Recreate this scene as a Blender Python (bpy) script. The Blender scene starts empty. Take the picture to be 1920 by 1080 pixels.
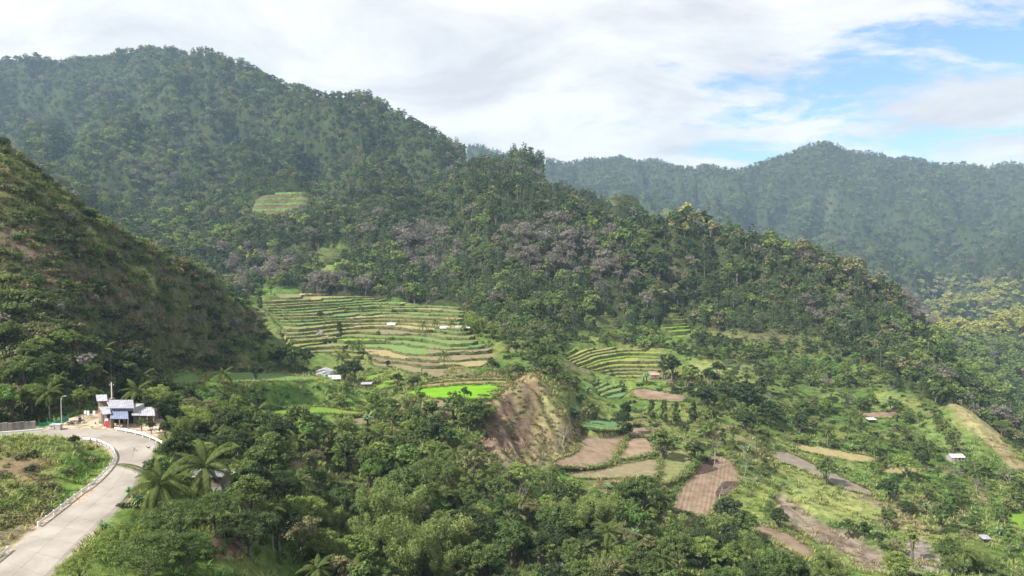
import bpy, bmesh, math, random
import numpy as np
from mathutils import Vector, Matrix, Euler

random.seed(7)
RNG = np.random.default_rng(11)
sc = bpy.context.scene
COL = sc.collection

# ------------------------------------------------------------------ camera
F = 1280.0                      # focal length in pixels of a 1920 wide frame (24 mm lens)
PITCH = math.atan2(60.0, F)     # the lens looks slightly down
CP, SP = math.cos(PITCH), math.sin(PITCH)
cam_d = bpy.data.cameras.new('camera')
cam_d.sensor_width = 36.0; cam_d.lens = 24.0
cam_d.clip_start = 0.5; cam_d.clip_end = 20000
cam = bpy.data.objects.new('camera', cam_d); COL.objects.link(cam)
cam.location = (0, 0, 0); cam.rotation_euler = (math.pi/2 - PITCH, 0, 0)
sc.camera = cam

# ------------------------------------------------------------------ sky, sun, exposure
SUN_DIR = Vector((-0.60, -0.36, 0.72)).normalized()
SUN_EL = math.asin(SUN_DIR.z); SUN_AZ = math.atan2(SUN_DIR.x, SUN_DIR.y)
world = bpy.data.worlds.new('World'); sc.world = world; world.use_nodes = True
wn = world.node_tree.nodes; wl = world.node_tree.links; wn.clear()
def N(nodes, t, **kw):
    n = nodes.new(t)
    for k, v in kw.items(): setattr(n, k, v)
    return n
def build_sky():
    out = N(wn, 'ShaderNodeOutputWorld'); bg = N(wn, 'ShaderNodeBackground'); bg.inputs[1].default_value = 0.105
    sky = N(wn, 'ShaderNodeTexSky'); sky.sky_type = 'NISHITA'; sky.sun_disc = False
    sky.sun_elevation = SUN_EL; sky.sun_rotation = SUN_AZ
    sky.air_density = 1.0; sky.dust_density = 0.6; sky.ozone_density = 2.0
    geo = N(wn, 'ShaderNodeTexCoord'); sep = N(wn, 'ShaderNodeSeparateXYZ')
    wl.new(geo.outputs['Generated'], sep.inputs[0])
    # cloud deck: the view direction meets a flat layer overhead
    mx = N(wn, 'ShaderNodeMath', operation='MAXIMUM'); wl.new(sep.outputs[2], mx.inputs[0]); mx.inputs[1].default_value = 0.0
    ad = N(wn, 'ShaderNodeMath', operation='ADD'); wl.new(mx.outputs[0], ad.inputs[0]); ad.inputs[1].default_value = 0.22
    dx = N(wn, 'ShaderNodeMath', operation='DIVIDE'); wl.new(sep.outputs[0], dx.inputs[0]); wl.new(ad.outputs[0], dx.inputs[1])
    dy = N(wn, 'ShaderNodeMath', operation='DIVIDE'); wl.new(sep.outputs[1], dy.inputs[0]); wl.new(ad.outputs[0], dy.inputs[1])
    co = N(wn, 'ShaderNodeCombineXYZ'); wl.new(dx.outputs[0], co.inputs[0]); wl.new(dy.outputs[0], co.inputs[1])
    def noise(scale, detail, rough, loc, dist=0.0, sc_=(1, 1, 1), rot=0.0):
        mp = N(wn, 'ShaderNodeMapping'); mp.inputs['Location'].default_value = loc; mp.inputs['Scale'].default_value = sc_
        mp.inputs['Rotation'].default_value = (0, 0, rot)
        wl.new(co.outputs[0], mp.inputs[0])
        t = N(wn, 'ShaderNodeTexNoise'); t.inputs['Scale'].default_value = scale; t.inputs['Detail'].default_value = detail
        t.inputs['Roughness'].default_value = rough; t.inputs['Distortion'].default_value = dist
        wl.new(mp.outputs[0], t.inputs['Vector']); return t.outputs['Fac']
    big = noise(SKY['big_scale'], 2.0, 0.5, SKY['big_loc'])
    mid = noise(1.9, 9.0, 0.60, (3.1, 7.7, 0), 0.5, (1.0, 1.25, 1), 0.5)
    wisp = noise(6.5, 7.0, 0.65, (8.0, 1.0, 0), 0.4, (0.9, 1.4, 1), 0.6)
    def mul(a, k):
        m = N(wn, 'ShaderNodeMath', operation='MULTIPLY'); wl.new(a, m.inputs[0]); m.inputs[1].default_value = k; return m.outputs[0]
    def add(a, b):
        m = N(wn, 'ShaderNodeMath', operation='ADD'); wl.new(a, m.inputs[0])
        if isinstance(b, float): m.inputs[1].default_value = b
        else: wl.new(b, m.inputs[1])
        return m.outputs[0]
    # weather thins out towards +x: the deck breaks up there
    thinc = N(wn, 'ShaderNodeMapRange'); thinc.interpolation_type = 'SMOOTHSTEP'; wl.new(dx.outputs[0], thinc.inputs['Value'])
    thinc.inputs['From Min'].default_value = 0.0; thinc.inputs['From Max'].default_value = 1.05; thinc.inputs['To Min'].default_value = 0.17; thinc.inputs['To Max'].default_value = -SKY['thin']
    s = add(add(mul(big, SKY['wb']), mul(mid, SKY['wm'])), add(mul(wisp, SKY['ww']), SKY['bias']))
    s = add(s, thinc.outputs[0])
    ramp = N(wn, 'ShaderNodeMapRange'); ramp.interpolation_type = 'SMOOTHSTEP'
    ramp.inputs['From Min'].default_value = -0.10; ramp.inputs['From Max'].default_value = 0.13
    wl.new(s, ramp.inputs['Value'])
    # cloud colour: thin edges white, thick bellies grey
    cr = N(wn, 'ShaderNodeValToRGB'); cr.color_ramp.elements[0].position = 0.40; cr.color_ramp.elements[1].position = 0.64
    cr.color_ramp.elements[0].color = (5.6, 5.65, 5.72, 1); cr.color_ramp.elements[1].color = (3.95, 4.03, 4.25, 1)
    g2 = noise(1.7, 9.0, 0.62, (1.7, 4.4, 0), 0.5, (1.0, 1.3, 1), 0.4)
    wl.new(g2, cr.inputs[0])
    mix = N(wn, 'ShaderNodeMix'); mix.data_type = 'RGBA'
    wl.new(ramp.outputs[0], mix.inputs['Factor'])
    skm = N(wn, 'ShaderNodeMix'); skm.data_type = 'RGBA'; skm.blend_type = 'MULTIPLY'; skm.inputs['Factor'].default_value = 1.0
    wl.new(sky.outputs[0], skm.inputs[6]); skm.inputs[7].default_value = SKY['tint']
    wl.new(skm.outputs[2], mix.inputs[6]); wl.new(cr.outputs[0], mix.inputs[7])
    wl.new(mix.outputs[2], bg.inputs[0]); wl.new(bg.outputs[0], out.inputs[0])
SKY = dict(big_scale=0.42, big_loc=(2.3, 0.4, 0), thin=0.11, bias=-0.95, wb=0.7, wm=1.15, ww=0.42, tint=(0.84, 0.95, 1.05, 1))
build_sky()
sun_d = bpy.data.lights.new('sun', 'SUN'); sun_d.energy = 5.0; sun_d.angle = math.radians(1.5); sun_d.color = (1.0, 0.95, 0.86)
sun = bpy.data.objects.new('sun', sun_d); COL.objects.link(sun)
sun.rotation_euler = (-SUN_DIR).to_track_quat('-Z', 'Y').to_euler()
vs = sc.view_settings; vs.view_transform = 'Standard'; vs.look = 'None'; vs.gamma = 1.0; vs.use_curve_mapping = False
vs.exposure = 0.90
cy = sc.cycles
cy.max_bounces = 4; cy.diffuse_bounces = 2; cy.glossy_bounces = 2; cy.transmission_bounces = 2
cy.transparent_max_bounces = 4; cy.volume_bounces = 0
cy.use_denoising = True
try: cy.denoiser = 'OPENIMAGEDENOISE'
except Exception: pass
cy.use_adaptive_sampling = False
cy.caustics_reflective = False; cy.caustics_refractive = False

# ------------------------------------------------------------------ survey helpers
def P(px, py, y):
    """world point seen at (px, py) of the 1920x1080 photograph at forward distance y"""
    a = (px - 960.0)/F; b = (540.0 - py)/F
    dx, dyy, dz = a, CP + b*SP, -SP + b*CP
    s = y/dyy
    return (dx*s, y, dz*s)
def PZ(px, py, z):
    a = (px - 960.0)/F; b = (540.0 - py)/F
    dx, dyy, dz = a, CP + b*SP, -SP + b*CP
    s = z/dz
    return (dx*s, dyy*s, z)
def proj(x, y, z):
    fw = y*CP - z*SP; up = y*SP + z*CP
    return 960.0 + F*x/fw, 540.0 - F*up/fw

# ------------------------------------------------------------------ noise
def _h(ix, iy, seed):
    n = (ix*374761393 + iy*668265263 + seed*1442695041) & 0xffffffff
    n = ((n ^ (n >> 13))*1274126177) & 0xffffffff
    return ((n ^ (n >> 16)) & 0xffff)/65535.0
def vnoise(x, y, seed=0):
    ix = np.floor(x).astype(np.int64); iy = np.floor(y).astype(np.int64)
    fx = x - ix; fy = y - iy
    fx = fx*fx*fx*(fx*(fx*6 - 15) + 10); fy = fy*fy*fy*(fy*(fy*6 - 15) + 10)
    a = _h(ix, iy, seed); b = _h(ix+1, iy, seed); c = _h(ix, iy+1, seed); d = _h(ix+1, iy+1, seed)
    return (a + (b-a)*fx)*(1-fy) + (c + (d-c)*fx)*fy
def fbm(x, y, seed=0, oct=4, gain=0.5):
    s = np.zeros_like(x, dtype=float); a = 1.0; t = 0.0
    for i in range(oct):
        s += a*(vnoise(x, y, seed+i*17)*2 - 1); t += a; a *= gain
        x = x*2.03 + 11.3; y = y*2.03 + 5.7
    return s/t
def inpoly(px, py, poly):
    px = np.asarray(px, float); py = np.asarray(py, float)
    r = np.zeros(px.shape, bool); n = len(poly); j = n-1
    for i in range(n):
        xi, yi = poly[i][:2]; xj, yj = poly[j][:2]
        if yi != yj:
            c = ((yi > py) != (yj > py)) & (px < (xj-xi)*(py-yi)/(yj-yi) + xi)
            r ^= c
        j = i
    return r

# ------------------------------------------------------------------ survey of the land: lines of (px, py, forward distance)
LINES = [
 # grassy bank inside the road bend
 [(-60,842,113),(30,838,115),(100,836,117),(145,839,120)],
 [(-60,935,100),(0,940,100),(70,930,102),(140,893,110),(185,862,118)],
 # near ground, below and beside the frame
 [(-100,1080,80),(100,1080,79),(300,1080,84),(430,1060,92),(600,1080,120),(750,1080,140),(900,1080,150),(1100,1080,160),(1300,1080,165),(1500,1080,170),(1700,1080,175),(1920,1080,180)],
 # hill beside the road, crest and face
 [(0,262,235),(40,300,240),(100,350,250),(150,385,258),(200,418,268),(260,455,285),(330,490,305),(400,530,330),(440,560,350),(470,590,370),(500,630,385)],
 [(0,800,146),(130,765,160),(200,745,178),(300,705,222),(380,685,262),(440,663,300),(490,655,335)],
 [(0,520,195),(150,560,205),(300,580,260),(380,610,285),(450,625,330)],
 [(0,650,170),(150,650,185),(260,650,225)],
 # main crest and spurs of the big mountain
 [(0,102,2000),(110,102,2000),(220,98,1950),(300,88,1900),(340,88,1880),(372,96,1800),(400,97,1650),(430,112,1600),(480,133,1560),(560,158,1500),(640,173,1420),(690,183,1380),(730,203,1320),(770,230,1260),(810,257,1200),(850,272,1150),(885,287,1120)],
 [(400,97,1650),(330,140,1500),(260,178,1380),(190,210,1280),(130,235,1200),(70,262,1120)],
 [(420,110,1600),(480,190,1380),(560,270,1080),(640,335,900)],
 [(240,178,1600),(200,150,1750),(100,150,1750),(20,150,1800)],
 [(100,205,1500),(0,215,1450),(180,195,1520)],
 [(0,262,1000),(60,285,980)],
 [(300,255,1180),(300,325,980),(260,375,870),(280,430,790),(350,470,720),(450,520,640),(480,545,572)],
 [(380,210,1330),(400,300,1030),(420,380,840),(440,450,720)],
 [(150,275,1030),(180,350,860)],
 [(620,250,1200),(640,300,1020)],
 [(520,250,1200),(600,310,970),(560,385,780),(540,440,700),(560,500,625),(590,542,580)],
 [(700,240,1200),(720,330,900),(720,400,760),(720,470,660),(740,530,600)],
 [(800,280,1080),(820,320,960),(830,380,800),(840,450,690),(840,520,605)],
 # wooded peak behind and the central ridge in front of it
 [(900,300,1030),(945,284,1000),(985,270,1000),(1040,286,980),(1080,314,960),(1100,330,950),(1140,332,950),(1180,350,950),(1230,374,920),(1270,392,900),(1330,418,880)],
 [(860,308,850),(890,310,780),(960,332,740),(1010,348,720),(1060,358,700),(1110,383,680),(1140,402,660),(1170,415,640),(1200,420,625)],
 [(900,540,560),(900,480,600),(900,400,660),(892,340,730)],
 [(1050,600,500),(1050,540,540),(1050,480,580),(1050,420,630)],
 [(980,560,520),(980,500,570),(980,420,640),(970,360,700)],
 [(1160,380,850),(1200,395,840)],
 # ridge on the right of the valley
 [(1200,420,625),(1280,402,620),(1340,408,628),(1400,424,630),(1500,450,620),(1560,480,610),(1600,500,600),(1660,535,580),(1700,562,562),(1735,605,550),(1800,690,540),(1860,735,525),(1920,800,500)],
 [(1300,560,560),(1300,500,590),(1300,440,612)],
 [(1500,580,530),(1500,520,572),(1500,475,605)],
 [(1650,620,520),(1650,565,560)],
 [(1180,570,540),(1180,500,580),(1180,450,610)],
 [(1750,700,470),(1820,750,450),(1880,800,440)],
 # sunlit spur beyond the gorge
 [(1735,580,900),(1800,543,950),(1850,536,980),(1920,536,1000)],
 [(1800,640,820),(1860,600,860),(1920,590,880)],
 [(1800,690,740),(1900,710,740),(1920,700,760)],
 # far range
 [(860,290,3100),(885,272,3000),(905,285,3050),(960,300,3200)],
 [(1060,310,3500),(1100,302,3500),(1190,297,3500),(1260,308,3450),(1330,319,3400),(1400,318,3300),(1450,305,3250),(1500,289,3200),(1530,277,3150),(1550,264,3100),(1570,277,3120),(1600,284,3150),(1690,294,3200),(1770,312,3250),(1830,314,3200),(1880,305,3150),(1920,303,3100)],
 [(1120,330,2900),(1200,345,2600),(1300,392,2000)],
 [(1550,330,2750),(1600,380,2350),(1640,430,2050)],
 [(1420,370,2500),(1500,400,2250),(1500,440,1900)],
 [(1700,400,2300),(1700,480,1800),(1730,545,1500)],
 [(1800,360,2600),(1850,430,2150),(1850,500,1750),(1850,530,1560)],
 [(1900,430,2000),(1900,480,1500)],
 # valley floor, column by column
 [(480,1000,108),(500,930,138),(540,870,175),(540,830,202),(560,775,250),(560,740,290),(560,705,322),(560,660,370),(560,600,450),(560,556,535)],
 [(360,905,120),(330,840,150),(330,780,185)],
 [(280,1000,96),(330,960,107),(420,950,118),(430,1020,98)],
 [(300,730,215),(350,708,262),(400,702,282),(480,700,305)],
 [(388,713,272),(420,718,266),(480,717,270),(560,716,274),(602,711,284)],
 [(400,702,288),(450,699,300),(530,699,302),(580,704,294)],
 [(340,748,222),(420,752,228),(500,752,240),(560,752,262)],
 [(620,1000,145),(640,920,175),(680,850,212),(680,790,247),(700,740,290),(700,705,325),(700,650,390),(700,600,468),(700,562,550)],
 [(760,1000,158),(780,900,198),(770,830,232),(760,770,262)],
 [(800,746,264),(850,749,263),(900,750,262),(930,742,268)],
 [(780,728,284),(850,722,291),(930,722,291)],
 [(850,1000,168),(850,900,203),(850,850,222),(850,800,243)],
 [(850,690,330),(850,650,378),(850,620,422),(850,590,480),(850,574,518)],
 [(910,700,320),(920,660,370),(900,610,440)],
 [(940,900,212),(940,850,232),(940,800,252),(950,750,268),(970,720,280),(1000,708,287)],
 [(985,850,246),(1000,790,262),(1010,740,276)],
 [(950,722,290),(985,712,296),(1012,706,300),(1040,704,314)],
 [(1040,730,300),(1060,770,285),(1085,800,275),(1085,840,262),(1040,862,250),(1000,890,236)],
 [(1020,700,320),(1000,660,380),(980,620,440),(960,590,490)],
 [(1130,1000,195),(1150,950,215),(1150,895,243),(1130,850,268),(1130,815,292),(1130,790,312),(1120,750,352),(1120,710,392),(1130,680,425),(1130,652,460),(1130,615,510)],
 [(1000,1000,182),(1010,940,212)],
 [(1250,1000,203),(1260,940,232),(1270,900,250),(1230,850,272),(1230,810,300),(1230,770,335),(1230,740,368),(1230,705,402),(1240,670,440),(1260,640,485),(1280,605,535)],
 [(1300,970,226),(1330,940,240),(1345,900,258),(1345,862,277),(1380,820,300),(1380,780,335),(1390,730,385),(1390,690,430),(1400,640,490),(1420,610,520)],
 [(1420,1000,218),(1450,950,245),(1460,900,272),(1480,860,300),(1500,830,327),(1520,790,366),(1550,740,415),(1550,700,452),(1560,640,495)],
 [(1550,1040,208),(1560,980,238),(1580,920,272),(1620,890,295),(1640,850,325),(1650,800,362),(1650,760,395),(1660,710,435),(1680,660,475)],
 [(1720,1040,210),(1740,980,240),(1750,920,275),(1760,870,310),(1750,830,338),(1740,790,362),(1740,750,392),(1740,710,430)],
 [(1900,1030,215),(1900,980,245),(1890,930,275),(1880,890,300)],
 [(1790,752,372),(1820,770,362),(1850,805,348),(1880,840,335),(1920,885,315)],
 [(1830,850,322),(1800,830,340)],
]
HID = [ # ground that other ground hides from the road bend: (px, z, distance)
 (0,-41,60),(500,-46,60),(960,-56,70),(1500,-62,80),(1920,-66,90),(960,-45,20),(200,-42,20),(1700,-45,20),(960,-66,115),(1400,-74,130),(600,-48,90),
 (0,-20,320),(120,-28,330),(200,-35,360),(300,-38,390),(400,-42,420),(460,-44,440),
 (0,40,600),(100,25,600),(200,5,600),(300,-8,600),(400,-22,580),
 (0,120,800),(0,60,450),
 (960,100,860),(1040,95,850),(1100,40,800),(1150,15,760),(1200,-5,740),
 (1280,-60,780),(1400,-85,780),(1500,-95,780),(1600,-115,760),(1700,-125,720),(1800,-165,640),(1900,-175,620),
 (1300,20,1150),(1400,-60,1250),(1600,-110,1250),(1200,60,1200),(1000,120,1300),(1850,-150,1250),(1740,-120,1150),
 (1900,-125,390),(1950,-135,410),(1820,-105,400),
 (900,150,1600),(1000,150,2000),(1100,120,2000),(700,120,2000),(400,250,2500),(100,280,2700),
 (0,500,2200),(340,520,2100),(560,330,1750),(770,180,1500),
 (1550,250,4000),(1190,250,4300),(1900,250,4000),(885,250,3800),(1370,200,4200),(400,100,4200),(0,100,4300),
]
def densify():
    pts = []
    for ln in LINES:
        for i, a in enumerate(ln):
            pts.append(a)
            if i+1 < len(ln):
                b = ln[i+1]
                L = math.hypot((b[0]-a[0])/F, math.log(b[2]/a[2]))
                k = int(L/0.045)
                for j in range(1, k+1):
                    t = j/(k+1)
                    pts.append((a[0]+(b[0]-a[0])*t, a[1]+(b[1]-a[1])*t, a[2]*(b[2]/a[2])**t))
    w = []
    for (px, py, y) in pts:
        x, yy, z = P(px, py, y); z -= float(np.interp(y, [540, 640, 800, 1300, 2100, 3600], [0, 8, 9, 11, 13, 15]))   # the survey saw treetops
        w.append((x/y, math.log(y), z/y))
    for (px, z, y) in HID:
        w.append(((px-960)/F*0.999, math.log(y), z/y))
    ext = []
    for (u, v, s) in w:
        if u < -0.70: ext += [(u-0.3, v, s), (u-0.9, v, s)]
        if u > 0.70: ext += [(u+0.3, v, s), (u+0.9, v, s)]
    w = np.array(w + ext)
    key = np.round(w[:, :2]/0.006).astype(int)
    _, idx = np.unique(key, axis=0, return_index=True)
    return w[np.sort(idx)]
CTRL = densify()
_C2 = 0.02**2
def rbf_solve():
    A = np.sqrt(((CTRL[:, None, :2]-CTRL[None, :, :2])**2).sum(-1) + _C2)
    n = len(CTRL)
    M = np.zeros((n+1, n+1)); M[:n, :n] = -A + np.eye(n)*0.0015; M[:n, n] = 1; M[n, :n] = 1
    b = np.zeros(n+1); b[:n] = CTRL[:, 2]
    return np.linalg.solve(M, b)
RW = rbf_solve()
def slope_at(u, v):
    out = np.empty(u.shape)
    uf = u.ravel(); vf = v.ravel(); o = out.ravel()
    cu = CTRL[:, 0].astype(np.float32); cv = CTRL[:, 1].astype(np.float32); ww = RW[:-1].astype(np.float32)
    for i in range(0, uf.size, 8192):
        a = uf[i:i+8192].astype(np.float32)[:, None]-cu[None]; b = vf[i:i+8192].astype(np.float32)[:, None]-cv[None]
        o[i:i+8192] = -(np.sqrt(a*a+b*b+_C2) @ ww) + RW[-1]
    return o.reshape(u.shape)

def col_axis():
    core = np.linspace(-0.95, 0.95, 600)
    side = 0.95*np.power(2.6/0.95, np.linspace(0, 1, 18))[1:]
    return np.concatenate([-side[::-1], core, side])
def row_axis():
    seg = [(5, 30, 0.09), (30, 80, 0.014), (80, 560, 0.0052), (560, 1300, 0.009), (1300, 4600, 0.014)]
    r = []
    for a, b, d in seg:
        n = int(math.log(b/a)/d); r += list(np.exp(np.linspace(math.log(a), math.log(b), n, endpoint=False)))
    return np.array(r + [4600.0])
UA = col_axis(); YA = row_axis(); VA = np.log(YA)
GU, GY = np.meshgrid(UA, YA); GV = np.log(GY); GX = GU*GY
# places where the slope was levelled by hand into benches (outlines in photograph pixels, distance range)
TERR = {
 'upper': ([(470,553),(560,551),(700,554),(740,568),(860,572),(875,585),(872,600),(900,640),(925,655),(930,668),(905,690),(880,697),(760,702),(700,692),(690,660),(640,640),(520,640),(505,600),(480,575)], 330, 560),
 'yellow': ([(515,640),(600,637),(680,650),(690,680),(660,692),(620,690),(560,665),(520,655)], 330, 430),
 'behind_paddy': ([(760,705),(850,702),(945,697),(965,704),(955,722),(940,721),(860,720),(770,728)], 285, 330),
 'right': ([(1050,668),(1075,655),(1130,650),(1190,652),(1250,662),(1270,675),(1262,690),(1220,705),(1180,715),(1130,700),(1080,690)], 380, 480),
 'right_low': ([(1085,720),(1110,712),(1165,722),(1180,738),(1160,752),(1120,748),(1090,735)], 340, 395),
 'mountain': ([(480,372),(500,362),(580,360),(592,372),(570,388),(540,398),(500,402),(470,395)], 680, 900),
 'mountain_low': ([(590,470),(620,460),(655,462),(648,478),(625,492),(600,498)], 600, 740),
 'spur': ([(1140,370),(1165,363),(1195,368),(1200,380),(1150,384)], 780, 930),
 'valley_head': ([(1245,590),(1270,582),(1290,600),(1300,628),(1260,635),(1235,615)], 480, 580),
 'valley_mid': ([(1110,590),(1140,585),(1165,600),(1160,615),(1120,612)], 490, 560),
}
def poly_mask(X, Y, Z, poly, ya, yb):
    fw = Y*CP - Z*SP; up = Y*SP + Z*CP
    qx = 960.0+F*X/fw; qy = 540.0-F*up/fw
    m = (Y > ya) & (Y < yb)
    r = np.zeros(X.shape, bool)
    if m.any(): r[m] = inpoly(qx[m], qy[m], poly)
    return r
def soften(m, n):
    f = m.astype(float)
    for _ in range(n):
        g = f.copy(); g[1:] += f[:-1]; g[:-1] += f[1:]; g[:, 1:] += f[:, :-1]; g[:, :-1] += f[:, 1:]; f = g/5.0
    return f
def base_terrain():
    # solve on a coarse lattice, then refine
    cu = np.concatenate([UA[:17][::2], np.linspace(-0.95, 0.95, 260), UA[-17:][::2]]); cu = np.unique(cu)
    cv = np.linspace(VA[0], VA[-1], 330)
    A, B = np.meshgrid(cu, cv); S = slope_at(A, B)
    iu = np.clip(np.searchsorted(cu, UA)-1, 0, len(cu)-2); tu = (UA-cu[iu])/(cu[iu+1]-cu[iu])
    iv = np.clip(np.searchsorted(cv, VA)-1, 0, len(cv)-2); tv = (VA-cv[iv])/(cv[iv+1]-cv[iv])
    S1 = S[:, iu]*(1-tu) + S[:, iu+1]*tu
    S2 = S1[iv]*(1-tv)[:, None] + S1[iv+1]*tv[:, None]
    Z = S2*GY
    calm = np.zeros(Z.shape)
    for poly, ya, yb in TERR.values(): calm = np.maximum(calm, np.clip(soften(poly_mask(GX, GY, Z, poly, ya, yb), 8)*2, 0, 1))
    keep = Z.copy()
    # gullies and small relief
    far = np.clip((GY-480)/300, 0, 1)
    wx = GX + 60*fbm(GX/180, GY/180, 5, 3); wy = GY + 60*fbm(GX/180+9, GY/180, 6, 3)
    rid = 1-np.abs(fbm(wx/210, wy/420, 21, 4))*2.0
    Z += far*(rid-0.55)*np.minimum(0.016*GY, 26)
    Z += far*fbm(GX/90, GY/90, 31, 4)*np.minimum(0.007*GY, 9)
    # deep gullies on the high slopes, fading out at the skyline
    sl = np.where(GY > 1000, Z/GY, -9); ic = sl.argmax(0); yc = YA[ic]
    fade = np.clip(np.abs(np.log(GY/yc[None, :]))/0.16, 0, 1)*np.clip((GY-560)/500, 0, 1)
    r2 = 1-np.abs(fbm(wx/330+3.3, wy/520+1.7, 23, 4))*2.2
    Z += fade*np.minimum(r2-1.0, 0)*np.minimum(0.042*GY, 62)
    # spurs and ravines running down the slopes
    def folds(k, seed, slant):
        s_ = GU*k + slant*GV + 0.9*fbm(GX/340, GY/340, seed, 3) + 0.30*fbm(GX/120, GY/120, seed+3, 3)
        return 1-np.abs(np.sin(np.pi*s_))
    hi = np.clip((GY-620)/420, 0, 1)
    Z -= fade*hi*np.minimum(0.060*GY, 150)*folds(4.6, 201, 1.1) + fade*hi*np.minimum(0.012*GY, 26)*folds(17, 211, -1.0)
    mid_ = np.clip((GY-500)/60, 0, 1)*np.clip((760-GY)/120, 0, 1)*(1-calm)
    Z -= mid_*7.0*folds(15, 221, 0.7)
    near = 1-far
    # raw broken ground on the landslide
    sl_m = soften(poly_mask(GX, GY, keep, [(905,720),(1000,702),(1040,740),(1085,800),(1085,850),(1000,885),(900,900),(890,830)], 215, 300), 4)
    Z += sl_m*((1-np.abs(fbm(GX/9+GY/14, GY/26, 25, 4))*2.4)*3.4-1.6)
    er = soften(poly_mask(GX, GY, keep, [(1455,918),(1495,928),(1550,982),(1610,1000),(1700,1080),(1620,1085),(1530,1015),(1460,955)], 180, 300), 3)
    Z -= er*(1.6+1.6*fbm(GX/6, GY/6, 27, 3))
    Z += near*fbm(GX/22, GY/22, 41, 4)*1.1*np.clip(GY/200, 0.3, 1.3)
    Z += near*fbm(GX/5, GY/5, 47, 3)*0.25
    return Z*(1-calm) + keep*calm
GZ = base_terrain()
def height(x, y):
    x = np.asarray(x, float); y = np.asarray(y, float)
    yy = np.clip(y, YA[0], YA[-1]*0.9999); u = np.clip(x/yy, UA[0], UA[-1]*0.9999); v = np.log(yy)
    j = np.clip(np.searchsorted(UA, u)-1, 0, len(UA)-2); i = np.clip(np.searchsorted(VA, v)-1, 0, len(VA)-2)
    tu = (u-UA[j])/(UA[j+1]-UA[j]); tv = (v-VA[i])/(VA[i+1]-VA[i])
    s = GZ
    return (s[i, j]*(1-tu)+s[i, j+1]*tu)*(1-tv) + (s[i+1, j]*(1-tu)+s[i+1, j+1]*tu)*tv
def hit(px, py, y0=60.0, y1=4000.0):
    """first ground point along the line of sight through a pixel"""
    ys = np.exp(np.linspace(math.log(y0), math.log(y1), 2600))
    a = (px-960.0)/F; b = (540.0-py)/F; dyy = CP+b*SP; dz = -SP+b*CP
    xs = a/dyy*ys; zs = dz/dyy*ys; g = height(xs, ys)
    k = np.nonzero(g >= zs)[0]
    if len(k) == 0: k = [len(ys)-1]
    k = int(k[0])
    if k > 0:
        d0 = zs[k-1]-g[k-1]; d1 = zs[k]-g[k]; t = d0/(d0-d1) if d0 != d1 else 0
        y = ys[k-1]+(ys[k]-ys[k-1])*t
    else: y = ys[k]
    x = a/dyy*y
    return (float(x), float(y), float(height(x, y)))

# ------------------------------------------------------------------ materials
MATS = {}
def new_mat(name):
    m = bpy.data.materials.new(name); m.use_nodes = True; m.node_tree.nodes.clear(); MATS[name] = m
    nt = m.node_tree
    return m, nt.nodes, nt.links, N(nt.nodes, 'ShaderNodeOutputMaterial')
def rgb(c): return (c[0], c[1], c[2], 1.0)
def leaf_mat(name, c1, c2, trans=0.30, tcol=None, gloss=0.0, vary=0.55):
    m, n, l, out = new_mat(name)
    oi = N(n, 'ShaderNodeObjectInfo'); at = N(n, 'ShaderNodeAttribute', attribute_name='tint')
    mx = N(n, 'ShaderNodeMix'); mx.data_type = 'RGBA'
    l.new(oi.outputs['Random'], mx.inputs['Factor']); mx.inputs[6].default_value = rgb(c1); mx.inputs[7].default_value = rgb(c2)
    hs = N(n, 'ShaderNodeHueSaturation'); l.new(mx.outputs[2], hs.inputs['Color'])
    mr = N(n, 'ShaderNodeMapRange'); l.new(at.outputs['Fac'], mr.inputs['Value'])
    mr.inputs['To Min'].default_value = 1.0-vary; mr.inputs['To Max'].default_value = 1.0+vary
    l.new(mr.outputs[0], hs.inputs['Value'])
    mh = N(n, 'ShaderNodeMapRange'); l.new(at.outputs['Fac'], mh.inputs['Value']); mh.inputs['To Min'].default_value = 0.512; mh.inputs['To Max'].default_value = 0.485
    l.new(mh.outputs[0], hs.inputs['Hue'])
    df = N(n, 'ShaderNodeBsdfDiffuse'); l.new(hs.outputs[0], df.inputs['Color'])
    tr = N(n, 'ShaderNodeBsdfTranslucent')
    h2 = N(n, 'ShaderNodeHueSaturation'); l.new(hs.outputs[0], h2.inputs['Color']); h2.inputs['Hue'].default_value = 0.485; h2.inputs['Value'].default_value = 1.35
    l.new(h2.outputs[0], tr.inputs['Color'])
    ms = N(n, 'ShaderNodeMixShader'); ms.inputs[0].default_value = trans
    l.new(df.outputs[0], ms.inputs[1]); l.new(tr.outputs[0], ms.inputs[2])
    last = ms
    if gloss > 0:
        gl = N(n, 'ShaderNodeBsdfGlossy'); gl.inputs['Roughness'].default_value = 0.42; gl.inputs['Color'].default_value = (1, 1, 1, 1)
        m2 = N(n, 'ShaderNodeMixShader'); m2.inputs[0].default_value = gloss
        l.new(last.outputs[0], m2.inputs[1]); l.new(gl.outputs[0], m2.inputs[2]); last = m2
    l.new(last.outputs[0], out.inputs[0]); return m
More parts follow.
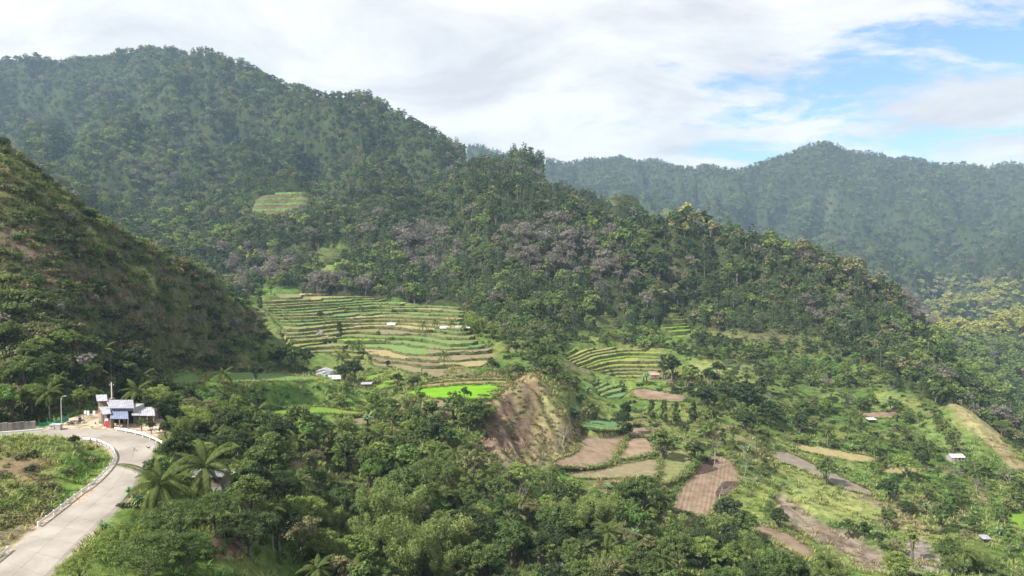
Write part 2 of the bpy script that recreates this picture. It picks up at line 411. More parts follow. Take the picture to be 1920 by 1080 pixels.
def plain_mat(name, c1, c2=None, scale=3.0, detail=5.0, rough=0.85, bump=0.0, metal=0.0, coord='Object', stretch=(1, 1, 1), objvar=0.0, lo=0.35, hi=0.65, bdist=0.05, spec=0.3):
    m, n, l, out = new_mat(name)
    bs = N(n, 'ShaderNodeBsdfPrincipled'); bs.inputs['Roughness'].default_value = rough; bs.inputs['Metallic'].default_value = metal
    bs.inputs['Specular IOR Level'].default_value = spec
    tc = N(n, 'ShaderNodeTexCoord'); mp = N(n, 'ShaderNodeMapping'); mp.inputs['Scale'].default_value = stretch
    l.new(tc.outputs[coord], mp.inputs[0])
    nz = N(n, 'ShaderNodeTexNoise'); nz.inputs['Scale'].default_value = scale; nz.inputs['Detail'].default_value = detail; nz.inputs['Roughness'].default_value = 0.62
    l.new(mp.outputs[0], nz.inputs['Vector'])
    cr = N(n, 'ShaderNodeValToRGB'); cr.color_ramp.elements[0].position = lo; cr.color_ramp.elements[1].position = hi
    cr.color_ramp.elements[0].color = rgb(c1); cr.color_ramp.elements[1].color = rgb(c2 or c1)
    l.new(nz.outputs['Fac'], cr.inputs[0]); last = cr.outputs[0]
    if objvar > 0:
        oi = N(n, 'ShaderNodeObjectInfo'); hs = N(n, 'ShaderNodeHueSaturation'); mr = N(n, 'ShaderNodeMapRange')
        l.new(oi.outputs['Random'], mr.inputs['Value']); mr.inputs['To Min'].default_value = 1-objvar; mr.inputs['To Max'].default_value = 1+objvar
        l.new(mr.outputs[0], hs.inputs['Value']); l.new(last, hs.inputs['Color']); last = hs.outputs[0]
    l.new(last, bs.inputs['Base Color'])
    if bump > 0:
        bp = N(n, 'ShaderNodeBump'); bp.inputs['Strength'].default_value = bump; bp.inputs['Distance'].default_value = bdist
        l.new(nz.outputs['Fac'], bp.inputs['Height']); l.new(bp.outputs[0], bs.inputs['Normal'])
    l.new(bs.outputs[0], out.inputs[0]); return m
def ground_mat():
    m, n, l, out = new_mat('ground_cover')
    at = N(n, 'ShaderNodeAttribute', attribute_name='ground'); tc = N(n, 'ShaderNodeTexCoord')
    def nz(s, d=6.0, st=(1, 1, 1)):
        mp = N(n, 'ShaderNodeMapping'); mp.inputs['Scale'].default_value = st; l.new(tc.outputs['Object'], mp.inputs[0])
        t = N(n, 'ShaderNodeTexNoise'); t.inputs['Scale'].default_value = s; t.inputs['Detail'].default_value = d; t.inputs['Roughness'].default_value = 0.68
        l.new(mp.outputs[0], t.inputs['Vector']); return t.outputs['Fac']
    a = nz(0.35); b = nz(0.06, 5.0)
    hs = N(n, 'ShaderNodeHueSaturation'); l.new(at.outputs['Color'], hs.inputs['Color'])
    m1 = N(n, 'ShaderNodeMapRange'); l.new(a, m1.inputs['Value']); m1.inputs['From Min'].default_value = 0.3; m1.inputs['From Max'].default_value = 0.7
    m1.inputs['To Min'].default_value = 0.45; m1.inputs['To Max'].default_value = 1.5; l.new(m1.outputs[0], hs.inputs['Value'])
    m2 = N(n, 'ShaderNodeMapRange'); l.new(b, m2.inputs['Value']); m2.inputs['From Min'].default_value = 0.3; m2.inputs['From Max'].default_value = 0.7
    m2.inputs['To Min'].default_value = 0.47; m2.inputs['To Max'].default_value = 0.525; l.new(m2.outputs[0], hs.inputs['Hue'])
    df = N(n, 'ShaderNodeBsdfDiffuse'); l.new(hs.outputs[0], df.inputs['Color'])
    bp = N(n, 'ShaderNodeBump'); bp.inputs['Strength'].default_value = 0.8; bp.inputs['Distance'].default_value = 0.9
    l.new(a, bp.inputs['Height']); l.new(bp.outputs[0], df.inputs['Normal'])
    l.new(df.outputs[0], out.inputs[0]); return m
ground_mat()
leaf_mat('leaf_dark', (0.042, 0.066, 0.031), (0.066, 0.092, 0.040), 0.22)
leaf_mat('leaf_mid', (0.084, 0.134, 0.047), (0.128, 0.172, 0.060), 0.32)
leaf_mat('leaf_light', (0.150, 0.220, 0.062), (0.205, 0.268, 0.080), 0.36)
leaf_mat('leaf_olive', (0.150, 0.162, 0.076), (0.205, 0.200, 0.100), 0.26)
leaf_mat('leaf_yellow', (0.30, 0.32, 0.085), (0.38, 0.39, 0.13), 0.32)  # yellow leaf tone, with the far spur's sunshine put into the colour
leaf_mat('leaf_dry', (0.160, 0.148, 0.122), (0.225, 0.208, 0.172), 0.15, vary=0.4)
leaf_mat('leaf_pine', (0.064, 0.100, 0.048), (0.092, 0.130, 0.060), 0.18)
leaf_mat('leaf_bamboo', (0.170, 0.230, 0.078), (0.225, 0.275, 0.098), 0.36)
leaf_mat('leaf_palm', (0.070, 0.098, 0.032), (0.100, 0.125, 0.040), 0.25)
leaf_mat('leaf_banana', (0.132, 0.232, 0.096), (0.178, 0.279, 0.132), 0.34, gloss=0.05)
leaf_mat('leaf_grass', (0.165, 0.220, 0.070), (0.230, 0.265, 0.095), 0.30)
leaf_mat('leaf_lush', (0.110, 0.190, 0.056), (0.150, 0.235, 0.070), 0.30)
leaf_mat('leaf_straw', (0.215, 0.185, 0.085), (0.275, 0.240, 0.120), 0.25)
plain_mat('bark', (0.10, 0.085, 0.07), (0.17, 0.15, 0.125), 2.0, bump=0.3)
plain_mat('bark_pale', (0.23, 0.20, 0.175), (0.34, 0.31, 0.28), 2.0, bump=0.3)
plain_mat('palm_trunk', (0.16, 0.14, 0.115), (0.27, 0.24, 0.20), 2.0, stretch=(1, 1, 5), bump=0.3)
plain_mat('dead_wood', (0.24, 0.18, 0.145), (0.35, 0.27, 0.22), 3.0)
plain_mat('concrete_road', (0.215, 0.19, 0.165), (0.315, 0.285, 0.25), 0.16, 9.0, 0.9, 0.15, objvar=0.05, lo=0.34, hi=0.62)
plain_mat('concrete', (0.33, 0.31, 0.28), (0.50, 0.48, 0.44), 1.2, 8.0, 0.9, 0.2, objvar=0.12)
plain_mat('stained_wall', (0.16, 0.145, 0.12), (0.33, 0.31, 0.27), 0.8, 8.0, 0.92, 0.3, objvar=0.2, stretch=(1, 1, 0.25))
plain_mat('rail_paint', (0.60, 0.60, 0.58), (0.76, 0.76, 0.74), 1.2, 6.0, 0.5, 0.0, lo=0.25, hi=0.5)
plain_mat('galvanised', (0.42, 0.43, 0.44), (0.58, 0.59, 0.60), 2.0, 4.0, 0.5, metal=0.3)
plain_mat('roof_grey', (0.22, 0.22, 0.25), (0.42, 0.42, 0.46), 0.8, 7.0, 0.5, stretch=(3, 0.5, 1), objvar=0.1)
plain_mat('roof_white', (0.42, 0.42, 0.44), (0.74, 0.74, 0.77), 0.8, 7.0, 0.45, stretch=(3, 0.5, 1))
plain_mat('roof_blue', (0.12, 0.15, 0.25), (0.24, 0.27, 0.36), 0.8, 6.0, 0.5, stretch=(3, 0.5, 1))
plain_mat('roof_rust', (0.33, 0.16, 0.13), (0.47, 0.30, 0.27), 0.9, 7.0, 0.65, stretch=(3, 0.5, 1))
plain_mat('wall_white', (0.50, 0.49, 0.52), (0.66, 0.65, 0.66), 0.8, 6.0, 0.85)
plain_mat('wall_teal', (0.30, 0.52, 0.50), (0.42, 0.62, 0.60), 0.8, 6.0, 0.85)
plain_mat('wall_grey', (0.24, 0.23, 0.22), (0.38, 0.37, 0.35), 0.8, 7.0, 0.9)
plain_mat('wall_wood', (0.15, 0.11, 0.08), (0.27, 0.21, 0.16), 1.5, 6.0, 0.85, stretch=(4, 4, 0.6))
plain_mat('shade_inside', (0.02, 0.02, 0.022), None, rough=0.9)  # near-black colour stands in for the shade indoors
plain_mat('window_glass', (0.03, 0.045, 0.055), None, rough=0.12, spec=0.5)
plain_mat('cloth_white', (0.70, 0.70, 0.70), (0.8, 0.8, 0.8))
plain_mat('cloth_red', (0.30, 0.05, 0.05), (0.40, 0.09, 0.08))
plain_mat('cloth_blue', (0.06, 0.08, 0.16), (0.10, 0.12, 0.22))
plain_mat('cloth_black', (0.015, 0.015, 0.018), (0.03, 0.03, 0.035))
plain_mat('net_green', (0.02, 0.20, 0.13), (0.04, 0.28, 0.19), 6.0, rough=0.7)
plain_mat('skin', (0.30, 0.18, 0.12))
plain_mat('rubber', (0.02, 0.02, 0.02), rough=0.7)
plain_mat('wire', (0.05, 0.05, 0.05), rough=0.6)
def crop_mat(name, c1, c2, scale=0.5, bump=0.5, st=(1, 1, 1), objvar=0.10):
    return plain_mat(name, c1, c2, scale, 7.0, 0.95, bump, coord='Object', stretch=st, objvar=objvar, bdist=0.3, spec=0.05)
crop_mat('crop_paddy', (0.105, 0.235, 0.014), (0.165, 0.35, 0.022), 0.16, 0.5, st=(0.5, 1.6, 1), objvar=0.0)
crop_mat('crop_green', (0.100, 0.168, 0.050), (0.155, 0.225, 0.078))
crop_mat('crop_bright', (0.125, 0.220, 0.028), (0.17, 0.265, 0.040))
crop_mat('crop_lettuce', (0.075, 0.155, 0.065), (0.12, 0.21, 0.09))
crop_mat('crop_yellow', (0.185, 0.205, 0.052), (0.25, 0.255, 0.075))
crop_mat('crop_olive', (0.135, 0.150, 0.060), (0.215, 0.210, 0.095))
crop_mat('crop_stubble', (0.235, 0.195, 0.095), (0.30, 0.255, 0.135))
crop_mat('soil_light', (0.150, 0.108, 0.074), (0.250, 0.188, 0.134), 0.22, 0.9)
crop_mat('soil_dark', (0.055, 0.036, 0.030), (0.10, 0.066, 0.052), 0.35, 0.6)
crop_mat('soil_grey', (0.145, 0.122, 0.098), (0.215, 0.186, 0.152), 0.35, 0.6)
crop_mat('soil_mixed', (0.15, 0.135, 0.075), (0.225, 0.185, 0.12), 0.4, 0.6)
crop_mat('bank_grass', (0.068, 0.092, 0.036), (0.140, 0.150, 0.062), 0.9, 0.9)
crop_mat('bank_soil', (0.10, 0.075, 0.052), (0.165, 0.125, 0.088), 0.9, 0.9)

# ------------------------------------------------------------------ mesh helpers
def mesh(name, V, Fc, mats=(), midx=None, tint=None, smooth=False):
    me = bpy.data.meshes.new(name)
    V = np.asarray(V, np.float32)
    if isinstance(Fc, np.ndarray):
        k = Fc.shape[1]
        me.vertices.add(len(V)); me.vertices.foreach_set('co', V.ravel())
        me.loops.add(Fc.size); me.loops.foreach_set('vertex_index', Fc.ravel().astype(np.int32))
        me.polygons.add(len(Fc)); me.polygons.foreach_set('loop_start', np.arange(len(Fc), dtype=np.int32)*k)
        me.update(calc_edges=True)
    else:
        me.from_pydata(V.tolist(), [], Fc); me.update()
    for m in mats: me.materials.append(MATS[m] if isinstance(m, str) else m)
    if midx is not None: me.polygons.foreach_set('material_index', np.asarray(midx, np.int32))
    if tint is not None:
        a = me.attributes.new('tint', 'FLOAT', 'FACE'); a.data.foreach_set('value', np.asarray(tint, np.float32))
    if smooth: me.polygons.foreach_set('use_smooth', np.ones(len(me.polygons), bool))
    return me
def obj(name, me, parent=None, loc=(0, 0, 0), rot=(0, 0, 0), scale=(1, 1, 1), link=True):
    o = bpy.data.objects.new(name, me)
    if link: COL.objects.link(o)
    o.parent = parent; o.location = loc; o.rotation_euler = rot; o.scale = scale
    return o
def tag(o, label=None, cat=None, group=None, kind=None):
    if label: o['label'] = label
    if cat: o['category'] = cat
    if group: o['group'] = group
    if kind: o['kind'] = kind
    return o
class MB:
    """collects polygons of one mesh"""
    def __init__(s): s.v = []; s.f = []; s.m = []
    def quad(s, a, b, c, d, m=0):
        i = len(s.v); s.v += [a, b, c, d]; s.f.append((i, i+1, i+2, i+3)); s.m.append(m)
    def poly(s, pts, m=0):
        i = len(s.v); s.v += list(pts); s.f.append(tuple(range(i, i+len(pts)))); s.m.append(m)
    def box(s, x0, x1, y0, y1, z0, z1, m=0):
        i = len(s.v)
        s.v += [(x0, y0, z0), (x1, y0, z0), (x1, y1, z0), (x0, y1, z0), (x0, y0, z1), (x1, y0, z1), (x1, y1, z1), (x0, y1, z1)]
        for q in ((0, 3, 2, 1), (4, 5, 6, 7), (0, 1, 5, 4), (1, 2, 6, 5), (2, 3, 7, 6), (3, 0, 4, 7)):
            s.f.append(tuple(i+k for k in q)); s.m.append(m)
    def tube(s, pts, rads, n=6, m=0, cap=True):
        pts = [Vector(p) for p in pts]; base = len(s.v)
        for k, p in enumerate(pts):
            d = (pts[min(k+1, len(pts)-1)]-pts[max(k-1, 0)]).normalized()
            a = d.orthogonal().normalized() if abs(d.z) < 0.9 else Vector((1, 0, 0)).cross(d).normalized()
            b = d.cross(a)
            for j in range(n):
                t = 2*math.pi*j/n; q = p+(a*math.cos(t)+b*math.sin(t))*rads[k]; s.v.append(tuple(q))
        for k in range(len(pts)-1):
            for j in range(n):
                a0 = base+k*n+j; a1 = base+k*n+(j+1) % n
                s.f.append((a0, a1, a1+n, a0+n)); s.m.append(m)
        if cap:
            s.f.append(tuple(base+(len(pts)-1)*n+j for j in range(n))); s.m.append(m)
    def build(s, name, mats, parent=None, smooth=False, **kw):
        me = mesh(name, s.v, s.f, mats if isinstance(mats, (list, tuple)) else [mats], s.m, smooth=smooth)
        return obj(name, me, parent, **kw)

# ------------------------------------------------------------------ levelled ground: road, yard, fields
def seg_dist(X, Y, poly, closed=True):
    d = np.full(X.shape, 1e9); n = len(poly)
    for i in range(n if closed else n-1):
        ax, ay = poly[i][:2]; bx, by = poly[(i+1) % n][:2]
        dx, dy = bx-ax, by-ay; L = dx*dx+dy*dy+1e-9
        t = np.clip(((X-ax)*dx+(Y-ay)*dy)/L, 0, 1)
        d = np.minimum(d, np.hypot(X-ax-t*dx, Y-ay-t*dy))
    return d
def level(poly, zf, blend=4.0, inset=0.0, drop=0.25):
    xs = [p[0] for p in poly]; ys = [p[1] for p in poly]
    m = (GX > min(xs)-blend) & (GX < max(xs)+blend) & (GY > min(ys)-blend) & (GY < max(ys)+blend)
    if not m.any(): return
    X = GX[m]; Y = GY[m]; ins = inpoly(X, Y, [p[:2] for p in poly]); d = seg_dist(X, Y, poly)
    w = np.where(ins, 1.0, np.clip(1-(d-inset)/blend, 0, 1)); w = w*w*(3-2*w)
    GZ[m] = GZ[m]*(1-w) + (zf(X, Y)-drop)*w
def smooth_poly(pts, k=4):
    n = len(pts); out = []
    for i in range(n):
        p0, p1, p2, p3 = [np.array(pts[(i+j-1) % n], float) for j in range(4)]
        for t in np.arange(k)/k:
            out.append(tuple(0.5*((2*p1)+(-p0+p2)*t+(2*p0-5*p1+4*p2-p3)*t*t+(-p0+3*p1-3*p2+p3)*t**3)))
    return out
# road: pairs of kerb points (inner, outer) and height
ROAD = [(-90,1120,40,1125,-38.3),(0,1051,83,1080,-38.1),(54,1005,139,1020,-37.9),(108,963,182,980,-37.6),(144,935,212,955,-37.4),(178,910,242,922,-37.1),
        (205,883,258,890,-36.9),(217,863,272,864,-36.7),(214,848,287,842,-36.5),(200,837,288,829,-36.4),(178,829,270,817,-36.3),(150,826,235,809,-36.2),
        (111,826,150,805,-36.0),(50,830,60,806,-35.7),(0,833,0,808,-35.5),(-80,838,-80,812,-35.2),(-220,846,-220,820,-34.9)]
def road_edges():
    L = [PZ(a, b, z) for a, b, c, d, z in ROAD]; R = [PZ(c, d, z) for a, b, c, d, z in ROAD]
    def dense(Q):
        out = []
        for i in range(len(Q)-1):
            p0 = np.array(Q[max(i-1, 0)]); p1 = np.array(Q[i]); p2 = np.array(Q[i+1]); p3 = np.array(Q[min(i+2, len(Q)-1)])
            for t in np.arange(6)/6:
                out.append(0.5*((2*p1)+(-p0+p2)*t+(2*p0-5*p1+4*p2-p3)*t*t+(-p0+3*p1-3*p2+p3)*t**3))
        out.append(np.array(Q[-1])); return out
    return dense(L), dense(R)
RL, RR = road_edges()
_rpoly = [tuple(p) for p in RL]+[tuple(p) for p in RR[::-1]]
_rc = np.array([(a+b)/2 for a, b in zip(RL, RR)])
def road_z(X, Y):
    d = (X[..., None]-_rc[:, 0])**2+(Y[..., None]-_rc[:, 1])**2
    k = d.argmin(-1); return _rc[k, 2]
YARD = [PZ(*p, -36.1)[:2] for p in [(92,812),(100,800),(118,790),(140,783),(165,775),(182,772),(200,768),(240,766),(295,775),(300,803),(285,825),(220,815),(150,812)]]
FIELDS = [ # name, material, outline in photograph pixels, furrow spacing, furrow angle, label
 ('rice_paddy','crop_paddy',[(755,737),(790,729),(830,725),(880,722),(925,722),(938,728),(932,740),(922,748),(880,749),(840,749),(800,745),(772,741)],1.3,0.9,'bright lime green flooded rice paddy above the landslide scarp'),
 ('stubble_field','crop_stubble',[(770,727),(800,721),(850,716),(905,714),(952,714),(948,719),(900,719),(850,721),(800,726)],0,0,'narrow tan terrace curving right behind the lime paddy'),
 ('stubble_field','soil_light',[(800,716),(850,710),(905,708),(955,708),(956,712),(905,712),(850,714),(810,719)],0,0,'upper narrow tan terrace behind the lime paddy'),
 ('crop_field','crop_green',[(300,715),(335,690),(352,689),(375,702),(382,716),(340,722)],0,0,'pale green crop field below the dead fallen tree'),
 ('crop_field','crop_green',[(388,712),(402,701),(450,698),(530,698),(580,703),(602,710),(560,715),(480,716),(420,718)],0,0,'long pale green crop field behind the round mango tree'),
 ('crop_field','crop_bright',[(500,771),(560,766),(605,763),(650,769),(690,776),(660,779),(600,775),(540,780),(505,778)],0,0,'narrow light green grass strip below the blue-green house'),
 ('soil_field','soil_light',[(652,786),(675,780),(702,788),(687,797),(662,796)],0,0,'small bare tan soil patch on the green slope'),
 ('crop_field','crop_bright',[(682,708),(700,702),(728,699),(712,708),(690,714)],0,0,'bright green paddy strip beside the big dark mango tree'),
 ('crop_field','crop_bright',[(700,724),(722,715),(752,712),(745,722),(722,729),(704,730)],0,0,'bright green paddy strip just left of the lime paddy'),
 ('crop_field','crop_bright',[(716,714),(742,706),(770,707),(752,713),(730,719)],0,0,'thin bright green paddy strip below the brown terraces'),
 ('soil_field','soil_light',[(1090,799),(1110,804),(1140,808),(1166,807),(1172,822),(1160,845),(1140,868),(1100,877),(1060,875),(1038,865),(1075,848),(1090,828)],1.6,0.5,'large bare brown field at the foot of the landslide mound'),
 ('soil_field','soil_light',[(1176,826),(1200,820),(1222,828),(1225,850),(1190,857),(1158,861),(1164,846)],1.6,0.5,'bare brown field right of the path with the dark tree'),
 ('soil_field','soil_light',[(1175,808),(1195,799),(1220,806),(1222,820),(1196,817),(1178,821)],0,0,'small tan field behind the dark columnar tree'),
 ('crop_field','crop_lettuce',[(1085,796),(1100,788),(1150,790),(1166,796),(1168,804),(1135,806),(1105,802)],1.5,1.35,'blue green vegetable plot with rows above the brown field'),
 ('crop_field','soil_mixed',[(1062,886),(1120,880),(1180,868),(1230,860),(1234,878),(1225,893),(1150,897),(1090,897)],1.7,1.2,'brownish field of planted rows below the hedge'),
 ('crop_field','crop_olive',[(1245,851),(1262,841),(1290,848),(1298,868),(1285,888),(1252,904),(1234,904),(1238,880)],2.2,0.9,'olive green crop plot between hedge and ploughed field'),
 ('ploughed_field','soil_light',[(1330,857),(1352,856),(1380,875),(1388,904),(1370,925),(1345,945),(1330,966),(1300,966),(1256,950),(1275,912),(1300,882)],1.5,-0.35,'large ploughed brown field with dark wet soil patches'),
 ('soil_field','soil_light',[(1182,736),(1200,729),(1240,735),(1285,742),(1282,752),(1240,752),(1195,746)],1.8,1.4,'bare brown field below the rusty roofed hut'),
 ('soil_field','soil_grey',[(1450,847),(1482,850),(1520,868),(1560,885),(1600,905),(1640,924),(1625,928),(1580,915),(1530,893),(1480,872),(1455,866)],0,0,'long grey brown strip field running down the right slope'),
 ('soil_field','soil_light',[(1390,981),(1430,986),(1490,1006),(1524,1034),(1518,1050),(1470,1026),(1420,1001)],0,0,'bare brown strip field near the lower edge on the right'),
 ('crop_field','crop_stubble',[(1650,881),(1665,871),(1700,872),(1724,880),(1700,888),(1656,889)],0,0,'straw coloured flat field among trees on the right slope'),
 ('crop_field','crop_stubble',[(1490,834),(1520,836),(1600,850),(1642,859),(1622,868),(1560,858),(1502,845)],1.5,0.2,'tan stubble strips above the long grey strip field'),
 ('soil_field','soil_light',[(1600,776),(1640,772),(1692,773),(1690,781),(1640,784)],0,0,'thin tan field cut near the small white roof on the right'),
 ('soil_field','soil_light',[(1828,918),(1845,924),(1858,944),(1842,943)],0,0,'small reddish soil patch at the right under trees'),
 ('crop_field','crop_bright',[(1888,965),(1925,955),(1925,990),(1895,986)],0,0,'bright green plot at the right edge'),
 ('soil_field','soil_light',[(538,866),(568,863),(577,876),(548,881)],0,0,'small brown clearing between palms in the lower centre'),
]
FPL = []
def survey_fields():
    for name, mat, px, sp, ang, label in FIELDS:
        pts = np.array([hit(a, b, 120, 520) for a, b in px])
        med = np.median(pts[:, 1]); ok = np.abs(pts[:, 1]-med) < 0.35*med
        A = np.c_[pts[ok, 0], pts[ok, 1], np.ones(ok.sum())]
        mu = A[:, :2].mean(0); A[:, :2] -= mu
        R = np.diag([30.0, 30.0, 0.0])*ok.sum()
        if name == 'rice_paddy': R *= 1e6
        co = np.linalg.solve(A.T@A+R, A.T@pts[ok, 2])
        zf = lambda X, Y, c=co, m=mu: c[0]*(X-m[0])+c[1]*(Y-m[1])+c[2]
        # outline where the sight lines meet that plane
        q = []
        for a, b in px:
            aa = (a-960.0)/F; bb = (540.0-b)/F; dx, dyy, dz = aa, CP+bb*SP, -SP+bb*CP
            # s*dz = c0*(s*dx-m0)+c1*(s*dyy-m1)+c2
            den = dz-co[0]*dx-co[1]*dyy; s = (co[2]-co[0]*mu[0]-co[1]*mu[1])/den
            q.append((s*dx, s*dyy))
        q = smooth_poly(q, 5); qa = np.array(q)
        q = [(a+0.7*float(fbm(np.array([a/4.0]), np.array([b/4.0]), 3, 3)[0]), b+0.9*float(fbm(np.array([a/4.0+40]), np.array([b/4.0]), 4, 3)[0])) for a, b in q]
        FPL.append((q, zf))
survey_fields()
for q, zf in FPL: level(q, zf, 6.0, 0.8, -0.05)
for q, zf in FPL: level(q, zf, 0.02, 0.0, 0.35)
level(YARD, lambda X, Y: np.full(X.shape, -36.1), 5.0, 0.5, 0.0)
level(_rpoly, road_z, 4.0, 2.4, 0.03)

# ------------------------------------------------------------------ terraces
TERRACE_ITEMS = []
CROPS = [ # outline in photograph pixels, crops found on the benches there
 ([(740,650),(930,650),(935,668),(910,676),(740,676)], ['soil_light','soil_light','soil_light','soil_dark','soil_mixed']),
 ([(735,672),(910,672),(905,700),(735,705)], ['soil_light','soil_mixed','soil_light','crop_stubble']),
 ([(690,628),(925,632),(928,652),(740,655),(690,650)], ['crop_green','crop_green','crop_lettuce','crop_green']),
 ([(690,600),(760,600),(770,632),(690,630)], ['crop_olive','crop_stubble','crop_green','soil_mixed']),
 ([(470,548),(620,548),(620,565),(470,575)], ['crop_olive','soil_mixed','crop_green','crop_olive']),
 ([(480,570),(640,562),(640,605),(500,605)], ['crop_green','crop_green','crop_green','crop_olive']),
 ([(620,548),(880,560),(880,602),(640,605)], ['crop_olive','crop_green','crop_stubble','crop_green']),
 ([(500,600),(690,600),(690,640),(500,640)], ['crop_bright','crop_green','crop_olive']),
]
def crop_at(px, py, default):
    for poly, cs in CROPS:
        if inpoly(np.array([px]), np.array([py]), poly)[0]: return random.choice(cs)
    return random.choice(default)
def make_terraces(key, step, default, bank, ncol, seg_m, seed):
    poly, ya, yb = TERR[key]; rs = random.Random(seed)
    xs = [p[0] for p in poly]
    us = np.linspace((min(xs)-960)/F, (max(xs)-960)/F, ncol)
    ys = np.exp(np.linspace(math.log(ya*0.9), math.log(yb*1.1), 420))
    A, B = np.meshgrid(us, np.log(ys), indexing='ij')
    Z = slope_at(A, B)*ys[None, :]
    Z = Z + 0.9*step*(fbm(A*ys[None, :]/28, np.broadcast_to(ys, A.shape)/28, seed, 3))
    Z = np.maximum.accumulate(Z, axis=1)
    lo = math.floor(Z.min()/step); hi = math.ceil(Z.max()/step)
    fronts = []
    for k in range(lo, hi+2):
        idx = (Z >= k*step).argmax(1)
        none = ~(Z >= k*step).any(1)
        y = ys[np.clip(idx, 1, len(ys)-1)]
        i1 = np.clip(idx, 1, len(ys)-1); z0 = Z[np.arange(ncol), i1-1]; z1 = Z[np.arange(ncol), i1]
        t = np.clip((k*step-z0)/np.maximum(z1-z0, 1e-6), 0, 1); y = ys[i1-1]+(ys[i1]-ys[i1-1])*t
        y[none] = np.nan; fronts.append(y)
    for k in range(len(fronts)-1):
        y0, y1 = fronts[k], fronts[k+1]; z = (lo+k)*step
        ym = (y0+y1)/2; okk = np.isfinite(ym)
        qx, qy = proj(np.where(okk, us*ym, 0), np.where(okk, ym, 1), z)
        ok = okk & inpoly(qx, qy, poly) & (y1-y0 > 0.8) & (y1-y0 < 60)
        i = 0
        while i < ncol:
            if not ok[i]: i += 1; continue
            j = i
            while j+1 < ncol and ok[j+1]: j += 1
            # break the run into separate plots
            a = i
            while j-a >= 3:
                dx = (us[1]-us[0])*ym[a]
                n = max(4, int(rs.uniform(0.6, 1.5)*seg_m/dx)); b = min(a+n, j)
                if j-b < 4: b = j
                zz = z + rs.uniform(-0.34, 0.34)*step
                yf = y0[a:b+1].copy(); yr = y1[a:b+1]+0.25; uu = us[a:b+1]; m_ = min(5, b-a)
                for e in range(m_):
                    f = 0.12+0.88*math.sqrt((e+0.001)/m_)
                    if a == i: yf[e] = yr[e]-(yr[e]-yf[e])*f
                    if b == j: yf[-1-e] = yr[-1-e]-(yr[-1-e]-yf[-1-e])*f
                TERRACE_ITEMS.append((key, uu, yf, yr, zz, step, crop_at(float(np.mean(qx[a:b+1])), float(np.mean(qy[a:b+1])), default), bank if isinstance(bank, str) else bank[k % len(bank)]))
                if b == j: break
                a = b
            i = j+1
random.seed(3)
make_terraces('upper', 1.3, ['crop_green', 'crop_olive', 'crop_stubble'], 'bank_grass', 170, 36, 1)
make_terraces('yellow', 1.3, ['crop_yellow', 'crop_yellow', 'crop_olive'], 'bank_grass', 60, 45, 2)
make_terraces('right', 1.1, ['crop_yellow', 'crop_bright', 'crop_yellow', 'crop_olive', 'crop_bright', 'crop_stubble'], 'bank_grass', 80, 40, 4)
make_terraces('right_low', 1.0, ['crop_lettuce', 'crop_green'], 'bank_grass', 40, 30, 5)
make_terraces('mountain', 2.8, ['crop_green'], ['bank_grass', 'crop_green', 'bank_soil'], 44, 60, 6)
make_terraces('mountain_low', 2.6, ['crop_bright', 'crop_green'], 'bank_grass', 30, 40, 7)
make_terraces('spur', 3.0, ['crop_green', 'crop_olive'], 'bank_grass', 24, 40, 8)
make_terraces('valley_head', 2.2, ['crop_yellow', 'crop_olive', 'crop_bright'], 'bank_grass', 30, 40, 9)
make_terraces('valley_mid', 2.0, ['crop_green', 'crop_olive'], 'bank_grass', 24, 40, 10)
TLAB = {'upper': 'broad stepped terraces of green and brown plots on the hillside above the houses',
        'yellow': 'yellow green rice terraces stepping down behind the teal walled house',
        'behind_paddy': 'narrow tan terraces curving behind the lime green paddy',
        'right': 'yellow and bright green rice terraces on the far side of the landslide mound',
        'right_low': 'small blue green vegetable terraces below the yellow terraces',
        'mountain': 'small high terraces cut into the forest on the big mountain',
        'mountain_low': 'small bright terraced clearing between dark trees at the mountain foot',
        'spur': 'distant terraced patch on the spur behind the central ridge',
        'valley_head': 'yellowish terraces at the foot of the right hand ridge',
        'valley_mid': 'small green terraces under the central ridge'}
def build_terraces():
    roots = {}
    for key, uu, yf, yr, z, step, crop, bank in TERRACE_ITEMS:
        if key not in roots:
            r = obj('terraced_field', None); tag(r, TLAB[key], 'terraces', kind='structure'); roots[key] = r
        n = len(uu); xf = uu*yf; xr = uu*yr; bk = 0.35*step
        wob = 0.12*step*np.sin(np.arange(n)*1.7+z)
        rows = [np.stack([xf, yf-bk, np.full(n, z-step*1.35)], 1), np.stack([xf, yf+wob*0.3, np.full(n, z)+0.06], 1),
                np.stack([xf, yf+0.5+wob*0.3, np.full(n, z)], 1), np.stack([xr, yr, np.full(n, z)-0.02], 1)]
        V = np.concatenate(rows); Q = []; M = []
        for r_ in range(3):
            for i in range(n-1):
                a = r_*n+i; Q.append((a, a+1, a+1+n, a+n)); M.append(1 if r_ == 0 else 0)
        for e in (0, n-1):
            Q.append((e, e+n, e+2*n, e+3*n) if e == 0 else (e+3*n, e+2*n, e+n, e)); M.append(1)
        me = mesh('terrace', V, Q, [crop, bank], M)
        obj('terrace', me, roots[key])
build_terraces()
def lower_under_terraces():
    for key, uu, yf, yr, z, step, crop, bank in TERRACE_ITEMS:
        j0 = np.searchsorted(UA, uu[0])-1; j1 = np.searchsorted(UA, uu[-1])+1
        for j in range(max(j0, 0), min(j1, len(UA)-1)+1):
            a = np.interp(UA[j], uu, yf); b = np.interp(UA[j], uu, yr)
            i0 = max(np.searchsorted(YA, a-0.4)-1, 0); i1 = min(np.searchsorted(YA, b+0.4)+1, len(YA)-1)
            GZ[i0:i1+1, j] = np.minimum(GZ[i0:i1+1, j], z-0.9*step-0.4)
lower_under_terraces()

